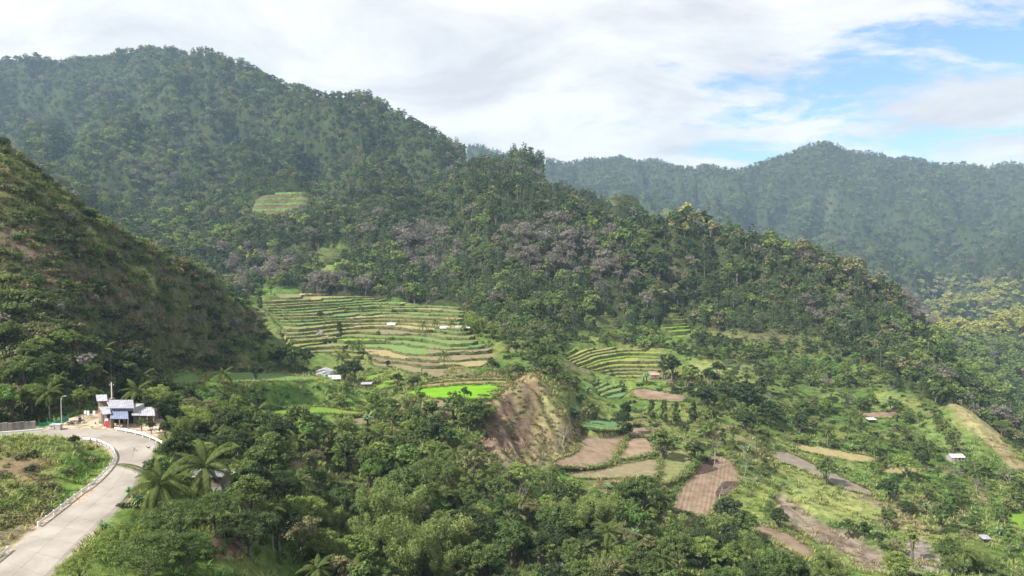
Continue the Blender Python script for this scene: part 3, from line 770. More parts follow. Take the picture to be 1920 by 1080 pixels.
# ------------------------------------------------------------------ terrain colour
QX, QY = proj(GX, GY, GZ)
def paint():
    C = np.zeros(GZ.shape+(3,))
    n1 = fbm(GX/14, GY/14, 61, 4); n2 = fbm(GX/50, GY/50, 63, 4); n3 = fbm(GX/5, GY/5, 65, 3)
    def mixc(a, b, t): return np.array(a)*(1-t[..., None]) + np.array(b)*t[..., None]
    t = np.clip(0.5+n1*0.9+n2*0.5, 0, 1)
    grass = mixc((0.070, 0.120, 0.030), (0.150, 0.180, 0.058), t)
    t2 = np.clip((n2+n3*0.4-0.15)*2.5, 0, 1); grass = grass*(1-t2[..., None])+np.array((0.150, 0.135, 0.070))*t2[..., None]*1.0
    forest = mixc((0.026, 0.040, 0.016), (0.050, 0.060, 0.026), t)
    RLX = [-600, 440, 480, 560, 740, 900, 1000, 1130, 1280, 1420, 1560, 1740, 1830, 1920, 2600]; RLY = [400, 430, 560, 552, 570, 470, 470, 505, 530, 505, 490, 392, 376, 350, 345]
    rlg = np.interp(960+GU*F, RLX, RLY); wf = np.clip((GY-rlg+15)/30, 0, 1)
    C = grass*(1-wf[..., None])+forest*wf[..., None]
    def lay(poly, ya, yb, c1, c2, amt=1.0, soft=3, jag=10, nz=None):
        qx = QX + jag*n1 + jag*0.5*n3; qy = QY + jag*0.6*n3 + jag*0.5*n2
        m = (GY > ya) & (GY < yb); r = np.zeros(GZ.shape, bool); r[m] = inpoly(qx[m], qy[m], poly)
        w = soften(r, soft)*amt
        if nz is not None: w = w*np.clip(0.5+nz*2.2, 0, 1)
        col = mixc(c1, c2, np.clip(0.5+n3*1.2+n1*0.4, 0, 1))
        C[:] = C*(1-w[..., None])+col*w[..., None]
    soil = ((0.115, 0.082, 0.056), (0.190, 0.142, 0.100)); straw = ((0.20, 0.18, 0.085), (0.29, 0.25, 0.13)); sand = ((0.33, 0.26, 0.19), (0.44, 0.36, 0.27))
    lush = ((0.085, 0.165, 0.036), (0.13, 0.21, 0.05)); pale = ((0.17, 0.205, 0.07), (0.22, 0.25, 0.09))
    # hill beside the road
    hill = [(-600,230),(0,250),(120,345),(260,445),(400,525),(500,630),(430,665),(300,695),(0,780),(-600,800)]
    lay(hill, 140, 400, (0.060, 0.080, 0.030), (0.115, 0.110, 0.055), 1, 4, 6)
    lay([(-50,400),(60,420),(150,500),(260,560),(330,640),(250,650),(120,600),(-50,560)], 140, 400, (0.115, 0.085, 0.062), (0.165, 0.125, 0.095), 0.75, 3, 14, n1)
    lay([(0,275),(60,310),(140,390),(220,450),(340,560),(300,560),(190,460),(90,370),(0,310)], 140, 400, *pale, 0.9, 2, 12, n3)
    # bank inside the road bend
    lay([(-300,825),(0,825),(150,825),(225,855),(180,905),(60,1000),(-300,1100)], 70, 140, (0.10, 0.135, 0.042), (0.17, 0.175, 0.070), 1, 2, 4)
    lay([(110,850),(205,845),(215,870),(150,920),(105,950)], 70, 140, *lush, 0.9, 3, 6)
    lay([(0,845),(70,848),(100,865),(60,900),(0,890)], 70, 140, (0.12, 0.075, 0.05), (0.17, 0.12, 0.08), 0.8, 3, 6, n3)
    lay([(-100,1010),(40,985),(110,950),(120,965),(60,1005),(-100,1100)], 70, 140, (0.20, 0.165, 0.11), (0.27, 0.22, 0.15), 0.7, 2, 3)
    # landslide scarp and mound
    lay([(900,690),(1000,700),(1040,740),(1090,800),(1090,850),(1040,870),(980,880),(920,880),(890,850),(905,780)], 220, 300, (0.135, 0.115, 0.062), (0.205, 0.175, 0.100), 1, 3, 6)
    for q in ([(975,722),(995,712),(1008,725),(1022,772),(1000,778),(985,752)], [(940,742),(962,735),(968,770),(950,782),(935,800),(920,790)], [(962,800),(975,780),(992,785),(1000,825),(985,842),(965,838)],
              [(900,800),(925,775),(948,800),(960,830),(955,845),(925,850),(905,845)], [(812,752),(850,750),(845,775),(830,800),(818,790)], [(915,860),(940,850),(955,880),(940,905),(925,895)]):
        lay(q, 200, 310, *soil, 1, 1, 4)
    lay([(1005,745),(1060,770),(1092,805),(1090,850),(1040,862),(1000,830)], 230, 300, *straw, 0.8, 3, 8)
    lay([(1000,700),(1010,708),(940,735),(935,760),(920,760),(935,725)], 240, 300, *straw, 0.9, 2, 4)
    # eroded gullies on the right
    lay([(1455,920),(1490,930),(1510,960),(1545,985),(1600,1000),(1660,1045),(1700,1085),(1640,1085),(1590,1040),(1530,1012),(1490,985),(1460,955)], 180, 300, (0.15, 0.122, 0.09), (0.235, 0.195, 0.15), 1, 2, 9)
    lay([(1690,1060),(1710,1000),(1735,1010),(1765,1040),(1775,1085),(1700,1085)], 180, 300, (0.165, 0.145, 0.125), (0.25, 0.228, 0.20), 1, 2, 9)
    lay([(1240,955),(1300,968),(1400,990),(1400,1010),(1300,990),(1230,970)], 190, 260, (0.15, 0.115, 0.08), (0.22, 0.17, 0.125), 0.8, 2, 6)
    lay([(1560,900),(1600,915),(1660,950),(1640,960),(1580,935)], 200, 330, (0.19, 0.145, 0.10), (0.25, 0.20, 0.14), 0.8, 2, 8)
    lay([(1640,950),(1700,960),(1760,1000),(1720,1010),(1660,980)], 180, 320, *straw, 0.7, 3, 10)
    lay([(1470,930),(1520,890),(1580,920),(1660,960),(1600,990),(1540,975)], 180, 320, *pale, 0.9, 3, 10)
    lay([(1380,900),(1460,915),(1450,970),(1400,985),(1360,960)], 180, 320, (0.12, 0.17, 0.045), (0.19, 0.22, 0.07), 0.9, 3, 8)
    # knoll on the right
    lay([(1770,748),(1810,745),(1850,780),(1900,850),(1960,900),(1960,930),(1900,890),(1850,830),(1800,790)], 300, 400, *straw, 1, 3, 8)
    lay([(1720,800),(1790,800),(1850,840),(1890,880),(1850,890),(1760,850)], 290, 400, (0.085, 0.15, 0.042), (0.14, 0.19, 0.06), 0.9, 4, 10)
    lay([(1280,668),(1350,680),(1400,700),(1425,728),(1370,722),(1300,700)], 360, 470, *pale, 0.9, 3, 8)
    lay([(1120,690),(1250,700),(1240,730),(1170,740),(1090,720)], 340, 450, *lush, 0.7, 3, 8)
    lay([(1000,745),(1100,735),(1160,780),(1100,795),(1060,770)], 270, 380, *pale, 0.8, 3, 8)
    lay([(1140,650),(1200,640),(1260,655),(1180,660)], 400, 520, (0.09, 0.12, 0.04), (0.15, 0.17, 0.06), 0.8, 2, 5)
    lay([(500,715),(640,715),(700,740),(760,780),(690,800),(500,790)], 220, 340, *lush, 0.75, 3, 8)
    lay([(470,540),(560,535),(570,550),(470,553)], 500, 640, *lush, 0.8, 2, 5)
    # clearings high on the mountains
    lay([(590,460),(650,460),(650,500),(600,540),(610,500)], 560, 760, (0.10, 0.16, 0.045), (0.16, 0.21, 0.06), 0.9, 2, 4)
    lay([(240,420),(290,425),(315,455),(280,460),(240,445)], 600, 900, (0.13, 0.115, 0.10), (0.19, 0.17, 0.15), 0.6, 3, 10)
    lay([(1890,470),(1910,480),(1895,520),(1880,525),(1885,495)], 1200, 1800, (0.15, 0.13, 0.10), (0.22, 0.19, 0.15), 0.7, 1, 6)
    lay([(1490,380),(1560,372),(1560,388),(1500,392)], 1800, 2700, (0.10, 0.12, 0.05), (0.15, 0.15, 0.07), 0.8, 1, 4)
    lay([(402,1000),(438,972),(470,1000),(455,1045),(405,1050)], 80, 140, (0.12, 0.075, 0.055), (0.18, 0.12, 0.09), 0.9, 3, 6)
    # trodden sand beside the road and in the yard
    m = (GY > 60) & (GY < 175) & (GX < -30)
    d = np.full(GZ.shape, 1e9); d[m] = np.where(inpoly(GX[m], GY[m], YARD), 0, seg_dist(GX[m], GY[m], YARD))
    dr = np.full(GZ.shape, 1e9); dr[m] = np.where(inpoly(GX[m], GY[m], _rpoly), 0, seg_dist(GX[m], GY[m], _rpoly))
    w = np.clip(1-(np.minimum(d, dr*1.3)-0.3-0.8*n3)/1.2, 0, 1)
    col = mixc(*sand, np.clip(0.5+n3, 0, 1)); C[:] = C*(1-w[..., None])+col*w[..., None]
    return C
GC = paint()
def visible_mask(extra=0.0, margin=0.012):
    """grid points that no nearer ground hides by more than a margin"""
    s = (GZ+extra)/GY; run = np.maximum.accumulate(GZ/GY, axis=0)
    return s >= run-margin
# ------------------------------------------------------------------ terrain meshes
def terrain_objects():
    h, w = GZ.shape
    cx = (QX[:-1, :-1]+QX[1:, 1:])/2; yc = (GY[:-1, :-1]+GY[1:, 1:])/2; uc = (GU[:-1, :-1]+GU[1:, 1:])/2; pxc = 960+uc*F
    cls = np.zeros(cx.shape, int)                                    # 0 valley
    crest = np.interp(pxc, [-600, 0, 200, 330, 500], [330, 330, 330, 370, 395]); foot = np.interp(pxc, [-600, 0, 130, 200, 300, 380, 440, 500], [143, 146, 160, 178, 222, 262, 300, 345])
    cls[(pxc < 500) & (yc > foot) & (yc < crest)] = 1                # hill beside the road
    rl = np.interp(pxc, [-600, 480, 560, 740, 900, 1000, 1130, 1280, 1420, 1560, 1740, 1830, 1920, 2600], [345, 575, 555, 575, 545, 470, 515, 540, 520, 495, 440, 405, 395, 395])
    cls[(cls == 0) & (yc > np.maximum(rl, np.where(pxc < 500, crest, 0)))] = 2   # wooded mountain
    cls[(yc > np.interp(pxc, [-600, 700, 860, 1000, 1280, 1400, 1700, 1760, 2600], [2700, 1700, 1650, 1300, 1150, 800, 720, 1180, 1180])) & (pxc > 820)] = 3  # far range
    cls[(pxc > 1690) & (yc > 640) & (yc <= 1180) & (cls >= 2)] = 4   # sunlit spur
    names = ['ground', 'hillside', 'mountain', 'far_mountain', 'mountain_spur']
    labs = ['green valley floor and slopes with fields, grass and bare soil', 'steep shrubby brown green hillside rising beside the road', 'big forested mountain behind the terraces',
            'hazy blue green mountain range on the horizon', 'sunlit yellow green wooded spur beyond the gorge']
    I = np.arange(h*w).reshape(h, w)
    Q = np.stack([I[:-1, :-1], I[:-1, 1:], I[1:, 1:], I[1:, :-1]], -1).reshape(-1, 4); cl = cls.ravel()
    V = np.stack([GX, GY, GZ], -1).reshape(-1, 3); Cc = GC.reshape(-1, 3)
    for k, nm in enumerate(names):
        q = Q[cl == k]
        if not len(q): continue
        used, inv = np.unique(q, return_inverse=True)
        me = mesh(nm, V[used], inv.reshape(-1, 4), ['ground_cover'], smooth=True)
        a = me.attributes.new('ground', 'FLOAT_COLOR', 'POINT')
        a.data.foreach_set('color', np.c_[Cc[used], np.ones(len(used))].astype(np.float32).ravel())
        tag(obj(nm, me), labs[k], kind='structure')
    return cls
CLS = terrain_objects()

# ------------------------------------------------------------------ fields
def clip_half(poly, nx, ny, c):
    """part of a 2-d polygon with nx*x+ny*y >= c"""
    out = []; n = len(poly)
    for i in range(n):
        a = poly[i]; b = poly[(i+1) % n]; da = nx*a[0]+ny*a[1]-c; db = nx*b[0]+ny*b[1]-c
        if da >= 0: out.append(a)
        if (da >= 0) != (db >= 0):
            t = da/(da-db); out.append((a[0]+(b[0]-a[0])*t, a[1]+(b[1]-a[1])*t))
    return out
def area2(p): return sum(p[i][0]*p[(i+1) % len(p)][1]-p[(i+1) % len(p)][0]*p[i][1] for i in range(len(p)))
def field_mesh(mb, q, zf, sp, ang, lift=0.03, amp=0.20, m=0):
    if area2(q) < 0: q = q[::-1]
    nx, ny = math.cos(ang), math.sin(ang); ts = [nx*a+ny*b for a, b in q]
    h = (sp if sp else 5.0)/2; t0 = min(ts); k = 0; am = amp if sp else 0.0
    while t0+k*h < max(ts):
        c0 = t0+k*h; p = clip_half(clip_half(q, nx, ny, c0), -nx, -ny, -(c0+h))
        if len(p) > 2 and abs(area2(p)) > 1e-3:
            pts = []
            for a, b in p:
                f = (nx*a+ny*b-c0)/h; f = min(max(f, 0), 1); w = f if k % 2 == 0 else 1-f
                pts.append((a, b, float(zf(a, b))+lift+am*w*(0.6+0.4*math.sin(k*12.9898+a*0.21))))
            mb.poly(pts, m)
        k += 1
    n = len(q)
    for i in range(n):
        a = q[i]; b = q[(i+1) % n]; za = float(zf(*a))+lift; zb = float(zf(*b))+lift
        mb.quad((a[0], a[1], za-0.7), (b[0], b[1], zb-0.7), (b[0], b[1], zb), (a[0], a[1], za), m)
for (name, mat, px, sp, ang, label), (q, zf) in zip(FIELDS, FPL):
    root = obj(name, None); tag(root, label, 'field', kind='structure')
    mb = MB(); field_mesh(mb, q, zf, sp, ang, amp=0.07 if name == 'rice_paddy' else 0.20); mb.build('soil_surface' if 'soil' in mat else 'crop_surface', [mat], root)
    if name == 'ploughed_field':
        for part in ([(1318,868),(1345,862),(1338,872),(1345,880),(1335,884),(1310,890),(1300,886)], [(1348,915),(1358,904),(1386,906),(1372,922),(1350,935),(1342,925)]):
            w2 = smooth_poly([P(a, b, 260)[:2] for a, b in part], 3)
            # meet the plane of the field
            pts = []
            for a, b in part:
                y = 262.0
                for _ in range(12):
                    x_, y_, z_ = P(a, b, y); zz = float(zf(x_, y_)); y = y*zz/z_ if z_ else y
                pts.append(P(a, b, y)[:2])
            mb = MB(); field_mesh(mb, smooth_poly(pts, 4), zf, 0, ang, 0.26); mb.build('wet_soil', ['soil_dark'], root)

# ------------------------------------------------------------------ road
def build_road():
    root = obj('road', None); tag(root, 'pale concrete road curving round the bend past the shed', 'road', kind='structure')
    n = len(RL); st = 3
    for i in range(0, n-1, st):
        j = min(i+st, n-1)
        for lane in (0, 1):
            mb = MB(); g = 0.004
            for k in range(i, j):
                ta, tb = (0.0, 0.5-g*0.5) if lane == 0 else (0.5+g*0.5, 1.0)
                e0 = 0.008 if k == i else 0; e1 = 0.008 if k == j-1 else 0
                def pt(kk, t, e):
                    p = RL[kk]*(1-t)+RR[kk]*t; return p
                A = pt(k, ta, 0); B = pt(k, tb, 0); C_ = pt(k+1, tb, 0); D = pt(k+1, ta, 0)
                if e0: A = A+(D-A)*e0; B = B+(C_-B)*e0
                if e1: D = D+(A-D)*e1; C_ = C_+(B-C_)*e1
                up = np.array((0, 0, 0.06)); dn = np.array((0, 0, -0.15))
                mb.quad(tuple(A+up), tuple(B+up), tuple(C_+up), tuple(D+up))
                if lane == 1: mb.quad(tuple(A+dn), tuple(A+up), tuple(D+up), tuple(D+dn))
                if lane == 0: mb.quad(tuple(B+up), tuple(B+dn), tuple(C_+dn), tuple(C_+up))
                w0 = (RR[k]-RL[k])/np.linalg.norm(RR[k]-RL[k]); w1 = (RR[k+1]-RL[k+1])/np.linalg.norm(RR[k+1]-RL[k+1]); sk = np.array((0, 0, -0.12))
                if lane == 1: mb.quad(tuple(B+up), tuple(B+w0*0.8+sk), tuple(C_+w1*0.8+sk), tuple(C_+up))
                else: mb.quad(tuple(A-w0*0.8+sk), tuple(A+up), tuple(D+up), tuple(D-w1*0.8+sk))
            mb.build('slab', ['concrete_road'], root)
build_road()

# ------------------------------------------------------------------ plants: shapes
def leaves(cent, nrm, size, rs, aspect=0.6, tint=None, droop=0.0):
    n = len(cent)
    t = rs.normal(size=(n, 3)); t -= (t*nrm).sum(1, keepdims=True)*nrm
    t /= np.linalg.norm(t, axis=1, keepdims=True)+1e-9
    if droop: t[:, 2] -= droop; t /= np.linalg.norm(t, axis=1, keepdims=True)+1e-9
    s = np.cross(nrm, t); s /= np.linalg.norm(s, axis=1, keepdims=True)+1e-9
    sz = (np.asarray(size)*np.ones(n)*rs.uniform(0.65, 1.35, n))[:, None]
    a = t*sz*0.5; b = s*sz*0.5*aspect
    V = np.stack([cent-a, cent+b*0.9, cent+a, cent-b*0.9], 1).reshape(-1, 3)
    Q = np.arange(4*n).reshape(n, 4)
    return V, Q
def unit(v): return v/(np.linalg.norm(v, axis=-1, keepdims=True)+1e-9)
def crown_leaves(rs, clumps, rad, n, size, flat=0.7, aspect=0.62, up=0.35, jit=0.5, droop=0.0):
    """n leaves round each clump centre"""
    k = len(clumps); d = unit(rs.normal(size=(k*n, 3))); c = np.repeat(clumps, n, 0); r = np.repeat(rad, n)[:, None]
    rr = rs.uniform(0.45, 1.05, (k*n, 1))
    p = c+d*r*rr*np.array((1, 1, flat))
    nr = unit(d+np.array((0, 0, up))+rs.normal(size=d.shape)*jit)
    V, Q = leaves(p, nr, size, rs, aspect, droop=droop)
    ct = np.repeat(rs.uniform(0, 1, k), n); tint = np.clip(0.55*ct+0.45*rs.uniform(0, 1, k*n), 0, 1)
    return V, Q, tint
def lobes_crown(rs, H, R, base, nl, ncl, shape='round'):
    """clump centres on a few uneven lobes"""
    cz = (H+base)/2; hz = (H-base)/2
    L = []
    for i in range(nl):
        a = 2*math.pi*(i+rs.uniform(-0.35, 0.35))/nl; r = R*rs.uniform(0.28, 0.62); zz = rs.uniform(-0.35, 0.45)*hz
        L.append((r*math.cos(a), r*math.sin(a), cz+zz, R*rs.uniform(0.36, 0.55)))
    L.append((rs.uniform(-.15, .15)*R, rs.uniform(-.15, .15)*R, H-0.42*hz, R*rs.uniform(0.40, 0.5)))
    if shape == 'flat': L = [(x*1.25, y*1.25, cz+(z-cz)*0.8, r) for x, y, z, r in L]
    if shape == 'tall': L = [(x*0.8, y*0.8, cz+(z-cz)*1.35, r*0.85) for x, y, z, r in L]
    C = []; Rr = []
    for i in range(ncl):
        x, y, z, r = L[i % len(L)]
        d = unit(rs.normal(size=3)); d[2] = abs(d[2])*1.0-0.25
        f = rs.uniform(0.72, 1.08)
        C.append((x+d[0]*r*f, y+d[1]*r*f, max(z+d[2]*r*f*0.85, base*0.9))); Rr.append(r*rs.uniform(0.30, 0.5))
    return np.array(C), np.array(Rr), L
def limb_tubes(mb, rs, H, base, L, r0, n=6, lean=0.0):
    top = (rs.uniform(-.3, .3)+lean, rs.uniform(-.3, .3), base+(H-base)*0.35)
    mb.tube([(0, 0, -0.8), (0.05, 0, base*0.5), top], [r0*1.25, r0, r0*0.72], n)
    for x, y, z, r in L:
        mid = (top[0]*0.5+x*0.45, top[1]*0.5+y*0.45, base*0.75+(z-base)*0.35)
        st = (top[0]*0.6, top[1]*0.6, base*0.8)
        mb.tube([st, mid, (x, y, z)], [r0*0.55, r0*0.38, r0*0.14], max(3, n-2), cap=False)
def mk_broad(name, seed, H, R, base, nl, ncl, npc, leaf, shape='round', aspect=0.62, flat=0.7, tn=6, up=0.35, crf=1.0, jit=0.5):
    rs = np.random.default_rng(seed)
    C, Rr, L = lobes_crown(rs, H, R, base, nl, ncl, shape)
    V, Q, t = crown_leaves(rs, C, Rr*crf, npc, leaf, flat, aspect, up, jit)
    cm = mesh(name+'_crown', V, Q, ['leaf_mid'], tint=t)
    mb = MB(); limb_tubes(mb, rs, H, base, L, 0.035*H, tn)
    tm = mesh(name+'_trunk', mb.v, mb.f, ['bark'], mb.m, smooth=True)
    return tm, cm
def branch_rec(mb, rs, p, d, L, r, depth, tips, n=4):
    k = 3; pts = [p]; rad = [r]; q = np.array(p, float); dd = np.array(d, float)
    for i in range(k):
        dd = unit(dd+rs.normal(size=3)*0.16); q = q+dd*L/k; pts.append(tuple(q)); rad.append(r*(1-0.45*(i+1)/k))
    mb.tube(pts, rad, n if depth > 1 else 3, cap=False)
    if depth == 0: tips.append(q.copy()); return
    for i in range(3 if depth > 1 else 3):
        nd = unit(dd+rs.normal(size=3)*0.62+np.array((0, 0, 0.12)))
        branch_rec(mb, rs, tuple(q if i else np.array(pts[2])), nd, L*rs.uniform(0.62, 0.82), r*0.52, depth-1, tips, n)
def mk_bare(name, seed, H, depth, leafn, leaf=0.5):
    rs = np.random.default_rng(seed); mb = MB(); tips = []
    branch_rec(mb, rs, (0, 0, -0.8), (0.05, 0, 1), H*0.40, 0.022*H, depth, tips, 5)
    tm = mesh(name+'_trunk', mb.v, mb.f, ['bark_pale'], mb.m, smooth=True)
    T = np.array(tips); V, Q, t = crown_leaves(rs, T, np.full(len(T), 0.075*H), leafn, leaf, 0.8, 0.35)
    return tm, mesh(name+'_crown', V, Q, ['leaf_dry'], tint=t)
def mk_pine(name, seed, H, R, npc, leaf, wh=9):
    rs = np.random.default_rng(seed); C = []; Rr = []
    for i in range(wh):
        f = i/(wh-1); z = H*(0.34+0.64*f); rr = R*(1-0.72*f)*rs.uniform(0.75, 1.15)
        m = max(1, int(5*(1-f)+1.5))
        for k in range(m):
            a = 2*math.pi*(k+rs.uniform(0, 1))/m
            C.append((math.cos(a)*rr*0.75, math.sin(a)*rr*0.75, z+rs.uniform(-.3, .3))); Rr.append(max(0.5, rr*0.5))
    V, Q, t = crown_leaves(rs, np.array(C), np.array(Rr), npc, leaf, 0.45, 0.4, 0.5)
    mb = MB(); mb.tube([(0, 0, -0.8), (0.1, 0, H*0.5), (0, 0.1, H*0.97)], [0.024*H, 0.018*H, 0.004*H], 6)
    return mesh(name+'_trunk', mb.v, mb.f, ['bark'], mb.m, smooth=True), mesh(name+'_crown', V, Q, ['leaf_pine'], tint=t)
def mk_column(name, seed, H, R, ncl, npc, leaf):
    rs = np.random.default_rng(seed); C = []; Rr = []
    for i in range(ncl):
        f = rs.uniform(0, 1); z = H*(0.12+0.85*f); prof = R*(0.55+0.6*math.sin(math.pi*min(1, f*0.85+0.12)))*(1-0.55*f**2)
        a = rs.uniform(0, 6.283); r = prof*rs.uniform(0.35, 0.95)
        C.append((r*math.cos(a), r*math.sin(a), z)); Rr.append(R*rs.uniform(0.28, 0.45))
    V, Q, t = crown_leaves(rs, np.array(C), np.array(Rr), npc, leaf, 0.9, 0.6)
    mb = MB(); mb.tube([(0, 0, -0.8), (0, 0, H*0.9)], [0.022*H, 0.006*H], 6)
    return mesh(name+'_trunk', mb.v, mb.f, ['bark'], mb.m, smooth=True), mesh(name+'_crown', V, Q, ['leaf_dark'], tint=t)
def mk_bamboo(name, seed, H, nc, npc, leaf):
    rs = np.random.default_rng(seed); mb = MB(); Vs = []; Qs = []; T = []; off = 0
    for i in range(nc):
        a = rs.uniform(0, 6.283); b = rs.uniform(0.2, 1.3); h = H*rs.uniform(0.68, 1.0); out = rs.uniform(0.10, 0.30)*H
        base = np.array((math.cos(a)*b, math.sin(a)*b, -0.5)); dr = np.array((math.cos(a), math.sin(a), 0))
        def at(f): return base+np.array((0, 0, h*(f-0.16*f**4)))+dr*out*f**2.6
        mb.tube([tuple(at(f)) for f in (0, 0.3, 0.6, 0.85, 1.0)], [0.06, 0.055, 0.045, 0.03, 0.012], 4, cap=False)
        fs = rs.uniform(0.28, 1.0, 10)
        C = np.array([at(f) for f in fs]); Rr = 0.30+0.085*H*np.sin(np.pi*np.clip(fs*0.88, 0, 1))
        V, Q, t = crown_leaves(rs, C, Rr, npc, leaf, 1.0, 0.30, 0.1, 0.5, 0.7)
        Vs.append(V); Qs.append(Q+off); off += len(V); T.append(np.clip(t*0.7+rs.uniform(0, 0.3), 0, 1))
    return mesh(name+'_culm', mb.v, mb.f, ['leaf_olive'], mb.m), mesh(name+'_foliage', np.concatenate(Vs), np.concatenate(Qs), ['leaf_bamboo'], tint=np.concatenate(T))
def frond_arrays(L, sag, nl, wid, rs):
    """one coconut frond along +x: arched rib with drooping leaflets"""
    V = []; Q = []; T = []
    def rib(f):
        ang = sag[0]-sag[1]*f
        return ang
    pts = []; p = np.array((0.0, 0.0)); n = 14
    for i in range(n+1):
        pts.append(p.copy()); a = rib(i/n); p = p+np.array((math.cos(a), math.sin(a)))*L/n
    pts = np.array(pts)
    def rp(f): return np.array((np.interp(f, np.linspace(0, 1, n+1), pts[:, 0]), 0, np.interp(f, np.linspace(0, 1, n+1), pts[:, 1])))
    for i in range(n):                                              # rib as a thin strip
        a, b = rp(i/n), rp((i+1)/n); w = 0.05*(1-i/n)+0.012; k = len(V)
        V += [a+(0, w, 0), a-(0, w, 0), b-(0, w*0.9, 0), b+(0, w*0.9, 0)]; Q.append((k, k+1, k+2, k+3)); T.append(0.85)
    for i in range(nl):
        f = 0.10+0.88*i/(nl-1); c = rp(f); ll = wid*math.sin(math.pi*(0.18+0.74*f))*1.05
        ang = rib(f)
        for s in (-1, 1):
            dr = np.array((0.50*math.cos(ang), s*0.80, 0.50*math.sin(ang)-0.10)); dr /= np.linalg.norm(dr)
            dd = dr+np.array((0.10, 0, -1.3)); dd /= np.linalg.norm(dd)
            w = np.array((math.cos(ang), 0, math.sin(ang)))*(L/nl*0.42)
            m = c+dr*ll*0.5; e = m+dd*ll*0.5*rs.uniform(0.85, 1.1); k = len(V)
            V += [c-w*0.6, c+w*0.6, m+w, m-w, e+w*0.15, e-w*0.15]
            Q += [(k, k+1, k+2, k+3), (k+3, k+2, k+4, k+5)]; tt = rs.uniform(0.2, 0.8); T += [tt, tt]
    return np.array(V), np.array(Q), np.array(T)
FROND = []
for i, sag in enumerate([(1.15, 1.2), (0.75, 1.5), (0.35, 1.6), (-0.1, 1.35), (-0.6, 0.75)]):
    V_, Q_, T_ = frond_arrays(4.9, sag, 34, 0.80, np.random.default_rng(50+i)); FROND.append(mesh('frond', V_, Q_, ['leaf_palm'], tint=T_))
def frond_set(rs, n):
    out = []
    for i in range(n):
        f = (i+0.5)/n; cls = min(4, int(f*5*0.98)); out.append((cls, i*2.39996+rs.uniform(-.2, .2), rs.uniform(0.85, 1.12)))
    return out
def mk_palm(name, seed, trunk, n=20, lean=0.5, nl=13):
    rs = np.random.default_rng(seed); mb = MB()
    top = (lean, 0, trunk); mb.tube([(0, 0, -0.8), (0.05*lean, 0, trunk*0.35), (0.45*lean, 0, trunk*0.7), top], [0.24, 0.17, 0.15, 0.14], 7)
    tm = mesh(name+'_trunk', mb.v, mb.f, ['palm_trunk'], mb.m, smooth=True)
    SG = [(1.15, 1.2), (0.75, 1.5), (0.35, 1.6), (-0.1, 1.35), (-0.6, 0.75)]
    Vs = []; Qs = []; Ts = []; off = 0
    for cls, a, s in frond_set(rs, n):
        V, Q, T = frond_arrays(4.2*s, SG[cls], nl, 0.95, rs); ca, sa = math.cos(a), math.sin(a)
        W = np.stack([V[:, 0]*ca-V[:, 1]*sa, V[:, 0]*sa+V[:, 1]*ca, V[:, 2]], 1)+np.array(top)
        Vs.append(W); Qs.append(Q+off); off += len(W); Ts.append(T)
    return tm, mesh(name+'_crown', np.concatenate(Vs), np.concatenate(Qs), ['leaf_palm'], tint=np.concatenate(Ts)), top
def banana_leaf(seed, L=2.4, W=0.55, a0=1.1, bend=1.7):
    rs = np.random.default_rng(seed); n = 8; V = []; Q = []; p = np.array((0.0, 0.0)); cp = []
    for i in range(n+1):
        cp.append(p.copy()); a = a0-bend*i/n; p = p+np.array((math.cos(a), math.sin(a)))*L/n
    for i in range(n+1):
        f = i/n; w = W*0.5*math.sin(math.pi*min(1, 0.06+0.94*f)**0.75)+0.02; x, z = cp[i]
        V += [(x, -w, z-0.28*w), (x, 0, z), (x, w, z-0.28*w)]
    for i in range(n):
        k = i*3; Q += [(k, k+3, k+4, k+1), (k+1, k+4, k+5, k+2)]
    return np.array(V), np.array(Q), np.repeat(rs.uniform(0.2, 0.8, n), 2)
BLEAF = []
for i, (a0, bd) in enumerate([(1.35, 0.9), (1.1, 1.7), (0.7, 1.8)]):
    V_, Q_, T_ = banana_leaf(70+i, a0=a0, bend=bd); BLEAF.append(mesh('banana_leaf', V_, Q_, ['leaf_banana'], tint=T_, smooth=True))
def mk_banana(name, seed, stems=4):
    rs = np.random.default_rng(seed); mb = MB(); Vs = []; Qs = []; Ts = []; off = 0
    for s in range(stems):
        bx, by = rs.uniform(-0.9, 0.9, 2); h = rs.uniform(1.3, 2.4); mb.tube([(bx, by, -0.5), (bx*1.1, by*1.1, h)], [0.15, 0.09], 5)
        for i in range(7):
            V, Q, T = banana_leaf(seed*7+i, 2.0*rs.uniform(0.8, 1.2), 0.55, rs.uniform(0.6, 1.35), rs.uniform(0.9, 1.9)); a = i*2.4+rs.uniform(-.3, .3)
            ca, sa = math.cos(a), math.sin(a)
            W = np.stack([V[:, 0]*ca-V[:, 1]*sa+bx*1.1, V[:, 0]*sa+V[:, 1]*ca+by*1.1, V[:, 2]+h], 1)
            Vs.append(W); Qs.append(Q+off); off += len(W); Ts.append(T)
    return mesh(name+'_stem', mb.v, mb.f, ['leaf_olive'], mb.m), mesh(name+'_leaves', np.concatenate(Vs), np.concatenate(Qs), ['leaf_banana'], tint=np.concatenate(Ts))
